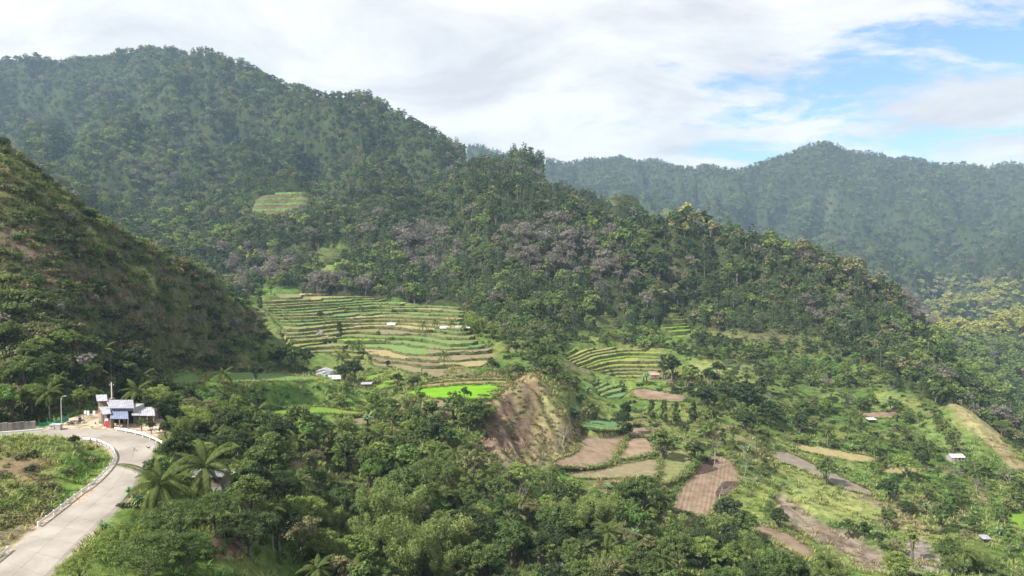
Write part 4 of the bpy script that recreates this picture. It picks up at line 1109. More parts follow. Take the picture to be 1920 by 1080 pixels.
def mk_tuft(name, seed, n, H, spread):
    rs = np.random.default_rng(seed); V = []; Q = []; T = []
    for i in range(n):
        a = rs.uniform(0, 6.283); b = rs.uniform(0, spread); o = np.array((math.cos(a)*b, math.sin(a)*b, 0)); d = unit(np.array((math.cos(a), math.sin(a), 0))*rs.uniform(0.2, 0.7)+np.array((0, 0, 1)))
        h = H*rs.uniform(0.6, 1.1); w = np.array((-math.sin(a), math.cos(a), 0))*0.055*H; m = o+d*h*0.55; e = m+unit(d+np.array((d[0], d[1], -0.35)))*h*0.5; k = len(V)
        V += [o-w, o+w, m+w*0.9, m-w*0.9, e+w*0.1, e-w*0.1]; Q += [(k, k+1, k+2, k+3), (k+3, k+2, k+4, k+5)]; t = rs.uniform(0, 1); T += [t, t]
    return mesh(name, np.array(V), np.array(Q), ['leaf_grass'], tint=np.array(T))
def mk_shrub(name, seed, R, ncl, npc, leaf):
    rs = np.random.default_rng(seed); C = []; Rr = []
    for i in range(ncl):
        a = rs.uniform(0, 6.283); r = R*math.sqrt(rs.uniform(0, 0.8)); C.append((r*math.cos(a), r*math.sin(a), R*rs.uniform(0.15, 0.75)*(1-0.5*r/R))); Rr.append(R*rs.uniform(0.25, 0.45))
    V, Q, t = crown_leaves(rs, np.array(C), np.array(Rr), npc, leaf, 0.8, 0.6)
    mb = MB()
    for i in range(4): mb.tube([(0, 0, -0.3), C[i % len(C)]], [0.06, 0.02], 3, cap=False)
    return mesh(name+'_stem', mb.v, mb.f, ['bark'], mb.m), mesh(name+'_foliage', V, Q, ['leaf_mid'], tint=t)

# library: kind -> list of (trunk mesh, crown mesh); nominal height and radius
LIB = {}
LIB['broad_hi'] = [mk_broad('broadleaf', 100+i, 10, 4.4, 2.6, 6, 110, 62, 0.40, 'round') for i in range(3)]
LIB['dense_hi'] = [mk_broad('dense', 120+i, 10, 4.6, 1.6, 8, 150, 60, 0.42, 'round', up=0.5) for i in range(2)]
LIB['spread_hi'] = [mk_broad('spread', 140+i, 10, 5.6, 3.2, 8, 190, 62, 0.34, 'flat', 0.5, 0.45, up=0.6) for i in range(2)]
LIB['tall_hi'] = [mk_broad('tall', 160+i, 12, 3.2, 4.0, 6, 80, 60, 0.40, 'tall') for i in range(2)]
LIB['broad'] = [mk_broad('broadleaf', 200+i, 10, 4.4, 2.4, 6, 64, 26, 0.72, 'round', jit=0.36) for i in range(4)]
LIB['dense'] = [mk_broad('dense', 220+i, 10, 4.6, 1.4, 8, 84, 26, 0.74, 'round', up=0.5, jit=0.36) for i in range(3)]
LIB['spread'] = [mk_broad('spread', 240+i, 10, 5.4, 3.2, 7, 90, 26, 0.66, 'flat', 0.55, 0.45, up=0.6) for i in range(2)]
LIB['tall'] = [mk_broad('tall', 260+i, 12, 3.2, 4.0, 6, 52, 26, 0.70, 'tall') for i in range(2)]
LIB['bare'] = [mk_bare('bare', 300+i, 10, 4, 7, 0.42) for i in range(3)]
LIB['bare_thin'] = [mk_bare('bare', 320+i, 10, 4, 0, 0.3) if False else mk_bare('bare', 320+i, 10, 4, 1, 0.25) for i in range(2)]
LIB['pine'] = [mk_pine('pine', 340+i, 13, 3.6, 46, 0.62) for i in range(3)]
LIB['column'] = [mk_column('column', 360+i, 10, 2.2, 46, 44, 0.50) for i in range(2)]
LIB['bamboo_hi'] = [mk_bamboo('bamboo', 380+i, 11, 26, 34, 0.50) for i in range(3)]
LIB['bamboo'] = [mk_bamboo('bamboo', 390+i, 11, 12, 12, 0.9) for i in range(2)]
LIB['banana'] = [mk_banana('banana', 400+i, 4) for i in range(3)]
LIB['shrub'] = [mk_shrub('shrub', 420+i, 1.7, 16, 22, 0.42) for i in range(4)]
LIB['palm'] = [mk_palm('palm', 440+i, 8.0, 20, [0.3, 0.9, -0.5][i]) for i in range(3)]
# light shapes for the far woods
FAR = {}
FAR['broad'] = [mk_broad('far_broadleaf', 500+i, 10, 4.6, 1.5, 5, 34, 11, 1.15, 'round', tn=4, crf=1.2, jit=0.25) for i in range(4)]
FAR['dense'] = [mk_broad('far_dense', 520+i, 10, 4.8, 1.2, 6, 38, 12, 1.15, 'round', up=0.5, tn=4, crf=1.2, jit=0.25) for i in range(2)]
FAR['tall'] = [mk_broad('far_tall', 540+i, 12, 3.6, 3.0, 5, 30, 11, 1.1, 'tall', tn=4, crf=1.15, jit=0.25) for i in range(2)]
FAR['pine'] = [mk_pine('far_pine', 560+i, 13, 3.9, 13, 1.15, 8) for i in range(3)]
def mk_fuzzy(name, seed):
    rs = np.random.default_rng(seed); C, Rr, L = lobes_crown(rs, 9.5, 4.6, 2.0, 6, 40)
    V, Q, t = crown_leaves(rs, C, Rr*1.15, 22, 0.85, 0.75, 0.34, 0.35, 0.45)
    mb = MB(); limb_tubes(mb, rs, 9.5, 2.0, L, 0.24, 4)
    return mesh(name+'_trunk', mb.v, mb.f, ['bark'], mb.m, smooth=True), mesh(name+'_crown', V, Q, ['leaf_dry'], tint=t)
FAR['bare'] = [mk_fuzzy('far_bare', 580+i) for i in range(3)]
FAR['bamboo'] = [mk_bamboo('far_bamboo', 590, 11, 9, 7, 1.1)]
TUFT = [mk_tuft('grass_tuft', 600+i, 16, 0.8, 0.45) for i in range(3)]

# ------------------------------------------------------------------ where plants grow
LEAFM = ['leaf_dark', 'leaf_mid', 'leaf_light', 'leaf_olive', 'leaf_yellow', 'leaf_dry', 'leaf_pine', 'leaf_bamboo', 'leaf_palm', 'leaf_banana', 'leaf_grass', 'leaf_lush', 'leaf_straw']
CLEAR = []                        # (outline in photograph pixels, farthest distance): nothing tall grows in front of these
for (nm, mt, px, sp, an, lb), (q, zf) in zip(FIELDS, FPL): CLEAR.append((px, max(p[1] for p in q)+2))
for k_, (poly, ya, yb) in TERR.items():
    ys_ = [it[3].max() for it in TERRACE_ITEMS if it[0] == k_]
    if ys_: CLEAR.append((poly, max(ys_)+2))
CLEAR.append(([(-60,1130),(0,1050),(105,960),(180,905),(216,865),(210,845),(150,826),(0,834),(-60,800),(60,800),(95,800),(100,785),(120,765),(160,765),(180,745),(255,745),(292,770),(292,812),(290,842),(262,880),(235,930),(200,965),(140,1010),(90,1070),(60,1130)], 165))
CLEAR.append(([(590,686),(640,686),(640,718),(590,716)], 330)); CLEAR.append(([(668,716),(700,716),(698,732),(668,730)], 312))
CLEAR.append(([(345,888),(425,888),(425,912),(345,912)], 122)); CLEAR.append(([(585,618),(622,618),(622,642),(585,640)], 420))
CLEAR.append(([(556,547),(600,547),(600,560),(556,560)], 560)); CLEAR.append(([(720,605),(880,608),(880,632),(720,632)], 430))
CLEAR.append(([(1214,700),(1242,700),(1242,714),(1214,714)], 405)); CLEAR.append(([(1776,852),(1812,852),(1812,866),(1776,866)], 330))
CLEAR.append(([(935,735),(1000,705),(1020,740),(1060,775),(1090,810),(1085,850),(1035,865),(960,845),(910,850),(925,790)], 290))
CLEAR.append(([(1455,915),(1500,925),(1550,980),(1610,1000),(1690,1080),(1620,1080),(1530,1015),(1460,960)], 260))
CLEAR.append(([(1480,900),(1560,900),(1660,955),(1620,985),(1540,970)], 300)); CLEAR.append(([(1770,748),(1815,748),(1900,850),(1915,880),(1840,850),(1790,800)], 370))
CLEAR.append(([(440,1050),(560,1050),(560,1085),(420,1085)], 125))
def blocked(x, y, z, h, r):
    b = np.zeros(len(x), bool)
    for f, s in ((0.1, 0), (0.35, 0), (0.6, 0), (0.95, 0), (0.6, 0.75), (0.6, -0.75)):
        qx, qy = proj(x+s*r, y, z+f*h)
        for poly, ym in CLEAR:
            m = (~b) & (y < ym)
            if m.any(): b[m] |= inpoly(qx[m], qy[m], poly)
    return b
VIS = visible_mask(14.0, 0.02)
def seen(x, y):
    j = np.clip(np.searchsorted(UA, x/y)-1, 0, len(UA)-2); i = np.clip(np.searchsorted(YA, y)-1, 0, len(YA)-2)
    return VIS[i, j] | VIS[i+1, j+1]
def gcol(x, y):
    j = np.clip(np.searchsorted(UA, x/y), 0, len(UA)-1); i = np.clip(np.searchsorted(YA, y), 0, len(YA)-1); return GC[i, j]
def jitter_points(y0, y1, sp, umax=0.86):
    xs = np.arange(-umax*y1, umax*y1, sp); ys = np.arange(y0, y1, sp)
    X, Y = np.meshgrid(xs, ys); X = X.ravel()+RNG.uniform(-.48, .48, X.size)*sp; Y = Y.ravel()+RNG.uniform(-.48, .48, Y.size)*sp
    m = (np.abs(X) < umax*Y) & (Y > y0) & (Y < y1); X, Y = X[m], Y[m]
    m = seen(X, Y); return X[m], Y[m]
def crest_y(px): return np.interp(px, [-600, 0, 200, 330, 500], [330, 330, 330, 370, 395])
def foot_y(px): return np.interp(px, [-600, 0, 130, 200, 300, 380, 440, 500], [143, 146, 160, 178, 222, 262, 300, 345])
DENSE = [[(290,840),(330,745),(440,725),(500,795),(640,800),(760,820),(830,800),(920,870),(1000,880),(1060,900),(1150,905),(1240,908),(1250,960),(1390,995),(1500,1055),(1700,1080),(1700,1150),(230,1150),(225,1000),(240,920)],
         [(1200,690),(1420,735),(1700,750),(1790,790),(1920,900),(1920,1010),(1760,1010),(1700,930),(1640,890),(1480,830),(1300,800),(1230,760)],
         [(-200,640),(300,640),(500,640),(560,650),(600,690),(520,695),(400,700),(340,690),(270,760),(200,745),(110,770),(-200,780)],
         [(330,725),(500,722),(510,790),(430,800),(330,760)],
         [(880,580),(1050,600),(1060,650),(1050,720),(1010,700),(940,650)],
         [(690,725),(760,742),(830,760),(915,790),(930,870),(830,900),(700,800)],
         [(440,640),(520,560),(500,540),(440,540)],
         [(1040,590),(1240,590),(1300,640),(1500,640),(1720,650),(1720,740),(1420,720),(1250,655),(1060,640)]]
BAREZ = [([(930,440),(1000,410),(1090,420),(1105,470),(1080,530),(1000,520),(930,500)], 0.52), ([(1090,450),(1150,430),(1185,470),(1190,540),(1120,545),(1090,500)], 0.5), ([(420,490),(470,465),(540,470),(570,510),(540,535),(440,530)], 0.6),
         ([(740,420),(830,430),(870,480),(850,530),(760,500)], 0.55), ([(1690,530),(1740,560),(1750,620),(1700,610)], 0.4), ([(1500,565),(1590,560),(1600,600),(1520,605)], 0.5), ([(200,300),(300,280),(340,340),(250,370)], 0.35), ([(560,530),(700,530),(700,555),(560,552)], 0.5), ([(0,400),(0,0)], 0)]
LIGHTZ = [([(1240,395),(1330,395),(1345,440),(1260,450)], 'leaf_yellow', 0.5), ([(1720,520),(1925,520),(1925,640),(1800,640),(1735,620)], 'leaf_yellow', 0.85), ([(1735,620),(1925,630),(1925,760),(1800,720)], 'leaf_light', 0.75),  # on the spur beyond the gorge, sunshine is painted by lighter leaf colours
          ([(560,500),(700,500),(720,560),(560,550)], 'leaf_light', 0.35), ([(440,465),(520,465),(560,500),(440,520)], 'leaf_yellow', 0.25), ([(60,250),(330,230),(330,330),(160,340)], 'leaf_light', 0.35),
          ([(1380,420),(1640,500),(1720,590),(1600,560)], 'leaf_olive', 0.35)]
PL = []                           # every plant: (kind, x, y, z, height, turn, material, explicit?)
def add_plants(kind, x, y, h, mat, explicit=False):
    z = height(x, y)
    for i in range(len(x)): PL.append((kind[i], x[i], y[i], z[i], h[i], RNG.uniform(0, 6.283), mat[i], explicit))
# 1. woods on the mountains
def woods():
    for y0, y1, sp, hs in ((330, 560, 6.2, 1.05), (560, 800, 7.8, 1.32), (800, 1300, 9.6, 1.5), (1300, 2100, 12.0, 1.65), (2100, 3650, 17.0, 2.0)):
        x, y = jitter_points(y0, y1, sp); z = height(x, y); qx, qy = proj(x, y, z)
        ok = np.ones(len(x), bool)
        rl = np.interp(qx, [-600, 440, 480, 560, 740, 900, 1000, 1130, 1280, 1420, 1560, 1740, 1830, 1920, 2600], [400, 430, 560, 552, 570, 470, 470, 505, 530, 505, 490, 392, 376, 350, 345])
        ok &= y > np.where(qx < 470, np.maximum(crest_y(qx)-10, 330), rl)
        gc = gcol(x, y); ok &= (gc[:, 1] < 0.115)
        n1 = fbm(x/70, y/70, 71, 3); n2 = fbm(x/160, y/160, 73, 3); rnd = RNG.uniform(size=len(x))
        h = hs*np.where((RNG.uniform(size=len(x)) < 0.15) & (y < 800), 1.35, 1.0)*RNG.uniform(5.5, 11.5, len(x))*(1+0.2*n1)
        ok &= ~blocked(x, y, z, h*0.8, h*0.35)
        ok &= (n1 > -0.45) | (rnd < 0.85)
        x, y, z, qx, qy, n1, n2, h = [v[ok] for v in (x, y, z, qx, qy, n1, n2, h)]
        r1 = RNG.uniform(size=len(x)); r2 = RNG.uniform(size=len(x)); kind = np.full(len(x), 'broad', object); mat = np.full(len(x), 'leaf_mid', object)
        t = r1+0.45*n1+0.25*n2
        mat[t < 0.30] = 'leaf_dark'; mat[(t > 0.70)] = 'leaf_olive'; mat[(t > 0.86)] = 'leaf_light'
        kind[r2 < 0.28] = 'dense'; kind[r2 > 0.84] = 'tall'
        pine = (r2 < np.clip(0.20+0.55*n2, 0.02, 0.6)); pz = inpoly(qx, qy, [(860,260),(1110,300),(1140,400),(1020,430),(930,420),(880,330)]); pine |= pz & (r2 < 0.6)
        kind[pine] = 'pine'; mat[pine & (mat != 'leaf_dark')] = 'leaf_pine'; h[pine] *= 1.18
        bare = RNG.uniform(size=len(x)) < 0.03
        for poly, p in BAREZ: bare |= inpoly(qx, qy-8, poly) & (RNG.uniform(size=len(x)) < p)
        kind[bare] = 'bare'; mat[bare] = 'leaf_dry'; h[bare] *= 1.1
        for poly, m_, p in LIGHTZ:
            s = inpoly(qx, qy-6, poly) & (RNG.uniform(size=len(x)) < p) & ~bare; mat[s] = m_; kind[s & (kind == 'pine')] = 'broad'
        add_plants(kind, x, y, h, mat)
woods()
# 2. trees scattered over the valley
def valley():
    x, y = jitter_points(88, 520, 5.0); z = height(x, y); qx, qy = proj(x, y, z)
    rl = np.interp(qx, [-600, 440, 480, 560, 740, 900, 1000, 1130, 1280, 1420, 1560, 1740, 1830, 1920, 2600], [0, 0, 560, 552, 570, 470, 470, 505, 530, 505, 490, 392, 376, 350, 345])
    hill = (qx < 490) & (y > foot_y(qx)+3)
    ok = (y < rl) | (qx < 480); ok &= ~(hill & (y > crest_y(qx)-12))
    pr = np.where(hill, np.clip(0.35-(y-foot_y(qx))/110, 0.05, 1), 0.10)
    pr = np.where(inpoly(qx, qy, [(1400,880),(1930,880),(1930,1100),(1400,1100)]), 0.15, pr)
    for k_, poly in enumerate(DENSE): pr = np.where(inpoly(qx, qy, poly), 0.46 if k_ == 1 else 0.68, pr)
    n1 = fbm(x/16, y/16, 81, 3); pr = pr*np.clip(1+1.6*n1, 0.15, 1.6)
    ok &= RNG.uniform(size=len(x)) < pr
    ok &= (gcol(x, y)[:, 0] < 0.20)
    h = RNG.uniform(3.4, 9.0, len(x))*np.where(y < 200, 1.12, 1.0)*np.where(hill, 0.72, 1); h *= np.where(RNG.uniform(size=len(x)) < 0.12, 1.3, 1)
    ok &= ~blocked(x, y, z, h, h*0.42)
    ok &= ~((x < -20) & (y < 112) & (qx < 430))
    x, y, h, qx, qy, hill = [v[ok] for v in (x, y, h, qx, qy, hill)]
    n = len(x); r = RNG.uniform(size=n); t = RNG.uniform(size=n)+0.5*fbm(x/30, y/30, 83, 3)
    kind = np.full(n, 'broad', object); kind[r < 0.27] = 'dense'; kind[(r > 0.72)] = 'spread'; kind[(r > 0.86)] = 'tall'
    mat = np.full(n, 'leaf_mid', object); mat[t < 0.20] = 'leaf_dark'; mat[t > 0.62] = 'leaf_olive'; mat[t > 0.72] = 'leaf_light'; mat[t > 0.95] = 'leaf_lush'
    b = RNG.uniform(size=n)
    s = (b < 0.03) & (y > 210); kind[s] = 'bare'; mat[s] = 'leaf_dry'
    s = (b > 0.94) & (y < 450) & ~hill; kind[s] = 'palm'; mat[s] = 'leaf_palm'; h[s] = RNG.uniform(7, 10, s.sum())
    s = (b > 0.87) & (b <= 0.94) & (y < 400) & ~hill; kind[s] = 'banana'; mat[s] = 'leaf_banana'; h[s] = RNG.uniform(3.2, 4.6, s.sum())
    s = (b > 0.835) & (b <= 0.87) & (y < 330) & ~hill; kind[s] = 'bamboo'; mat[s] = 'leaf_bamboo'; h[s] = RNG.uniform(8, 11, s.sum())
    add_plants(kind, x, y, h, mat)
valley()
# 3. plants one can point at: kind, base pixel, distance (0 = where the sight line meets the ground), height in pixels, leaf
NAMED = [
 ('spread_hi',330,1066,92,128,'leaf_mid'),('spread_hi',228,1092,85,112,'leaf_light'),('spread_hi',402,1034,103,104,'leaf_mid'),('spread_hi',278,1120,82,118,'leaf_mid'),('spread_hi',150,1128,78,92,'leaf_light'),('spread_hi',350,1110,86,110,'leaf_mid'),
 ('dense_hi',472,968,122,104,'leaf_dark'),('broad_hi',455,925,132,66,'leaf_light'),('dense_hi',505,895,150,92,'leaf_mid'),('dense_hi',435,838,168,78,'leaf_dark'),('dense_hi',352,800,176,78,'leaf_dark'),('broad_hi',315,806,170,62,'leaf_dark'),('tall_hi',520,866,162,82,'leaf_dark'),
 ('broad_hi',612,1082,122,92,'leaf_light'),('dense_hi',632,985,156,82,'leaf_dark'),('broad_hi',560,960,145,74,'leaf_olive'),('dense_hi',540,1010,130,80,'leaf_mid'),('broad_hi',690,905,185,72,'leaf_mid'),('broad_hi',590,905,172,64,'leaf_olive'),
 ('bamboo_hi',700,1002,152,132,'leaf_bamboo'),('bamboo_hi',745,1012,149,143,'leaf_bamboo'),('bamboo_hi',792,1032,144,120,'leaf_bamboo'),('bamboo_hi',832,1022,148,107,'leaf_bamboo'),('bamboo_hi',690,1066,135,125,'leaf_bamboo'),('bamboo_hi',762,1076,134,132,'leaf_bamboo'),('bamboo_hi',822,1078,136,107,'leaf_bamboo'),
 ('bamboo_hi',1045,1003,188,89,'leaf_bamboo'),('bamboo_hi',1080,1008,187,94,'leaf_bamboo'),('bamboo_hi',1110,1003,189,96,'leaf_bamboo'),('bamboo_hi',1132,997,193,91,'leaf_bamboo'),('bamboo_hi',1060,1026,182,80,'leaf_light'),
 ('bamboo',890,628,420,48,'leaf_light'),('bamboo',906,634,415,48,'leaf_bamboo'),('bamboo',926,640,408,44,'leaf_bamboo'),('bamboo',878,612,438,38,'leaf_light'),('bamboo',940,650,400,40,'leaf_bamboo'),
 ('bare_thin',975,990,0,88,'leaf_dry'),('bare_thin',1345,942,0,52,'leaf_olive'),('bare_thin',948,975,0,60,'leaf_dry'),('bare',1338,880,0,62,'leaf_olive'),('bare',1395,905,0,62,'leaf_olive'),('bare_thin',1060,850,0,62,'leaf_olive'),('bare',478,620,0,48,'leaf_olive'),
 ('column',1172,816,0,62,'leaf_dark'),('column',1222,788,0,40,'leaf_dark'),('column',1245,793,0,44,'leaf_dark'),('column',1268,795,0,42,'leaf_dark'),('column',636,638,0,36,'leaf_dark'),('column',1176,790,0,38,'leaf_dark'),('column',1300,790,0,40,'leaf_dark'),('column',488,580,0,24,'leaf_dark'),('column',1355,832,0,30,'leaf_dark'),
 ('dense',664,724,306,54,'leaf_dark'),('dense',645,722,310,40,'leaf_dark'),('dense',480,714,0,36,'leaf_dark'),('broad',548,694,0,54,'leaf_mid'),('broad',520,690,0,40,'leaf_dark'),('broad',575,692,0,40,'leaf_dark'),('dense',600,600,0,18,'leaf_dark'),
 ('broad',745,724,0,26,'leaf_dark'),('broad',872,758,0,34,'leaf_mid'),('broad',1100,795,0,34,'leaf_olive'),('dense',1302,866,0,42,'leaf_dark'),('broad',1240,862,0,60,'leaf_mid'),('broad',1240,845,0,40,'leaf_dark'),('broad_hi',1205,975,0,86,'leaf_mid'),('broad_hi',1180,968,0,70,'leaf_mid'),('dense',1548,908,0,54,'leaf_mid'),
 ('dense',1460,992,0,42,'leaf_dark'),('broad',1665,938,0,44,'leaf_dark'),('broad',1590,1010,0,40,'leaf_mid'),('broad',1620,1015,0,40,'leaf_dark'),('broad',1650,1030,0,34,'leaf_dark'),('spread',1700,900,0,46,'leaf_light'),('dense',1445,800,0,52,'leaf_dark'),('broad',1500,810,0,40,'leaf_dark'),
 ('broad',1260,715,0,52,'leaf_dark'),('tall',1243,712,0,46,'leaf_dark'),('broad',1290,725,0,40,'leaf_light'),('broad',1330,740,0,52,'leaf_dark'),('broad',1360,745,0,50,'leaf_mid'),('dense',1395,770,0,60,'leaf_dark'),('dense',1320,765,0,44,'leaf_dark'),
 ('broad_hi',1320,1075,0,70,'leaf_light'),('broad_hi',1380,1090,165,72,'leaf_light'),('broad_hi',1270,1070,0,78,'leaf_mid'),('tall_hi',1215,1090,0,90,'leaf_olive'),('broad_hi',1160,1085,0,66,'leaf_light'),('broad_hi',1440,1085,0,60,'leaf_light'),
 ('broad',850,800,0,66,'leaf_mid'),('broad',880,810,0,56,'leaf_mid'),('dense',820,835,0,60,'leaf_dark'),('broad',770,810,0,46,'leaf_mid'),('broad',905,790,0,44,'leaf_mid'),
 ('banana',1075,782,0,24,'leaf_banana'),('banana',1100,740,0,24,'leaf_banana'),('banana',1210,720,0,26,'leaf_banana'),('banana',1310,820,0,22,'leaf_banana'),('banana',1400,850,0,22,'leaf_banana'),('banana',240,940,104,34,'leaf_banana'),('banana',262,952,101,34,'leaf_banana'),('banana',195,998,92,30,'leaf_banana'),('banana',690,800,0,30,'leaf_banana'),('banana',640,815,0,30,'leaf_banana'),('banana',540,800,0,26,'leaf_banana'),
 ('broad',150,770,158,44,'leaf_light'),('broad',130,775,155,40,'leaf_mid'),('broad',60,775,153,60,'leaf_light'),('broad',20,780,150,66,'leaf_olive'),('dense',215,730,190,60,'leaf_dark'),('dense',250,700,205,56,'leaf_dark'),('dense',170,735,178,56,'leaf_mid'),('broad',100,750,160,52,'leaf_light'),('broad',40,730,160,60,'leaf_mid'),('dense',60,690,172,56,'leaf_dark'),('dense',15,680,172,50,'leaf_dark'),('dense',130,690,185,50,'leaf_dark'),
 ('dense',250,786,158,44,'leaf_dark'),('dense',276,790,156,48,'leaf_dark'),('broad',176,762,164,40,'leaf_mid'),('broad',300,800,150,44,'leaf_dark'),('broad',266,818,140,34,'leaf_mid'),('broad',284,822,138,32,'leaf_dark'),
 ('broad_hi',140,842,119,28,'leaf_dark'),('broad_hi',24,836,116,18,'leaf_light'),
]
PALMS = [ # base pixel, distance, trunk height in pixels, lean in pixels
 (303,955,103,64,-4),(389,920,118,60,-4),(268,748,0,42,2),(262,770,0,36,-3),(193,684,0,26,0),(833,700,0,36,0),(792,632,0,24,2),(815,636,0,32,1),(848,640,0,36,-1),(866,630,0,20,4),(662,676,0,28,3),(650,680,0,20,-4),(672,668,0,26,3),(641,694,0,24,-3),
 (675,592,0,16,0),(420,724,0,22,0),(951,728,0,28,2),(555,862,0,36,3),(480,812,0,40,2),(692,846,0,34,2),(800,872,0,30,-2),(850,880,0,30,3),(1222,978,0,42,22),(1092,1084,0,54,-2),(1138,1068,0,72,2),(1172,985,0,30,8),
 (1551,838,0,34,0),(1648,852,0,28,0),(1828,912,0,26,0),(735,895,0,32,4),(1590,800,0,22,2),(1502,800,0,24,-2),(1610,806,0,26,2),(1475,790,0,26,0),(815,895,0,34,-4),(860,915,0,32,0),(1700,830,0,22,0),(1760,812,0,18,0),(1665,880,0,22,0),(640,880,0,30,0),(595,858,0,30,-4),(1205,600,0,16,0),(1740,860,0,22,0),
]
FRONDPALM = []
def named():
    rs = random.Random(5)
    for kind, px, py, y, hp, mat in NAMED:
        if y: x = (px-960)/F*y/(CP+(540-py)/F*SP); yy = float(y)
        else: x, yy, _ = hit(px, py, 110, 640)
        z = float(height(x, yy))
        pz = P(px, py, yy)[2]; h = hp*yy/F+max(-3, min(4, pz-z))*0.8
        PL.append((kind, x, yy, z, max(h, 1.5), rs.uniform(0, 6.283), mat, True))
    for px, py, y, tp, lean in PALMS:
        if y: x = (px-960)/F*y/(CP+(540-py)/F*SP); yy = float(y)
        else: x, yy, _ = hit(px, py, 110, 640)
        z = float(height(x, yy)); FRONDPALM.append((x, yy, z, tp*yy/F, lean*yy/F))
named()
# 4. shrubs
def shrubs():
    for y0, y1, sp, base in ((90, 200, 2.5, 0.30), (200, 330, 3.2, 0.26), (330, 500, 4.4, 0.26)):
        x, y = jitter_points(y0, y1, sp); z = height(x, y); qx, qy = proj(x, y, z)
        rl = np.interp(qx, [-600, 440, 480, 560, 740, 900, 1000, 1130, 1280, 1420, 1560, 1740, 1830, 1920, 2600], [0, 0, 560, 552, 570, 470, 470, 505, 530, 505, 490, 392, 376, 350, 345])
        hill = (qx < 490) & (y > foot_y(qx)); bank = inpoly(qx, qy, [(-100,835),(150,830),(215,860),(60,1000),(-100,1080)]) & (y < 135)
        ok = (y < rl) | (qx < 480)
        n1 = fbm(x/11, y/11, 91, 3); pr = base*np.clip(1+2.6*n1, 0.1, 2.4); pr = np.where(hill, 1.0*np.clip(1+0.9*n1, 0.35, 1.6), pr)
        for poly in DENSE: pr = np.where(inpoly(qx, qy, poly), np.maximum(pr, 0.45), pr)
        pr = np.where(bank, 0.75*np.clip(1+1.6*n1, 0.1, 2.0), pr)
        gc = gcol(x, y); pr = np.where(gc[:, 0] > 0.17, pr*0.25, pr)
        ok &= RNG.uniform(size=len(x)) < pr
        h = RNG.uniform(0.9, 2.3, len(x))*np.where(bank, 0.85, 1)*np.where(y > 300, 1.25, 1)*np.where(hill, RNG.uniform(1.1, 2.0, len(x)), 1)
        ok &= ~blocked(x, y, z, h, h*0.5)
        x, y, h, hill, qx, qy = [v[ok] for v in (x, y, h, hill, qx, qy)]; n = len(x)
        t = RNG.uniform(size=n)+0.5*fbm(x/14, y/14, 93, 3); mat = np.full(n, 'leaf_mid', object)
        mat[t < 0.30] = 'leaf_dark'; mat[t > 0.62] = 'leaf_olive'; mat[t > 0.80] = 'leaf_lush'; mat[t > 0.94] = 'leaf_light'; mat[(RNG.uniform(size=n) < 0.5) & (y < 135) & (qx < 230)] = 'leaf_olive'
        br = hill & (RNG.uniform(size=n) < 0.11); mat[br] = np.where(RNG.uniform(size=br.sum()) < 0.4, 'leaf_dry', 'leaf_straw'); mat[hill & (mat == 'leaf_lush')] = 'leaf_olive'
        add_plants(np.full(n, 'shrub', object), x, y, h, mat)
shrubs()
def bench_shrubs():
    rs = np.random.default_rng(77); X = []; Y = []; H = []
    for key, uu, yf, yr, z, step, crop, bank in TERRACE_ITEMS:
        if key in ('mountain', 'mountain_low', 'spur'): continue
        L = (uu[-1]-uu[0])*yf.mean(); n = rs.poisson(L/9.0)
        s = rs.uniform(0, 1, n)*(len(uu)-1)
        s = np.r_[s, 0, len(uu)-1, 0.4, len(uu)-1.4]; yy = np.interp(s, np.arange(len(uu)), yf); u_ = np.interp(s, np.arange(len(uu)), uu)
        X.append(u_*yy); Y.append(yy-0.4); H.append(rs.uniform(0.6, 1.7, len(s)))
    X, Y, H = np.concatenate(X), np.concatenate(Y), np.concatenate(H); n = len(X); t = rs.uniform(size=n)
    mat = np.full(n, 'leaf_mid', object); mat[t < 0.35] = 'leaf_dark'; mat[t > 0.7] = 'leaf_olive'; mat[t > 0.9] = 'leaf_light'
    kd = np.full(n, 'shrub', object); s = rs.uniform(size=n) < 0.07; kd[s] = 'broad'; H[s] = rs.uniform(2.4, 5.0, s.sum())
    add_plants(kd, X, Y, H, mat)
bench_shrubs()
SCARS = ([(975,722),(995,712),(1008,725),(1022,772),(1000,778),(985,752)], [(940,742),(962,735),(968,770),(950,782),(935,800),(920,790)], [(962,800),(975,780),(992,785),(1000,825),(985,842),(965,838)], [(900,800),(925,775),(948,800),(960,830),(955,845),(925,850),(905,845)])
def mound_shrubs():
    x, y = jitter_points(225, 300, 1.6); z = height(x, y); qx, qy = proj(x, y, z)
    ok = inpoly(qx, qy, [(905,740),(1000,705),(1030,735),(1085,798),(1088,850),(1040,864),(980,885),(900,900),(880,830)])
    for q in SCARS: ok &= ~inpoly(qx, qy, q)
    ok &= (RNG.uniform(size=len(x)) < 0.55); x, y, qx = x[ok], y[ok], qx[ok]; n = len(x); t = RNG.uniform(size=n)
    mat = np.full(n, 'leaf_olive', object); mat[t < 0.22] = 'leaf_mid'; mat[t > 0.55] = 'leaf_straw'; mat[(t > 0.9)] = 'leaf_light'; mat[(qx < 940) & (t < 0.5)] = 'leaf_mid'
    add_plants(np.full(n, 'shrub', object), x, y, RNG.uniform(0.5, 1.3, n)*np.where(qx < 940, 1.5, 1), mat)
mound_shrubs()
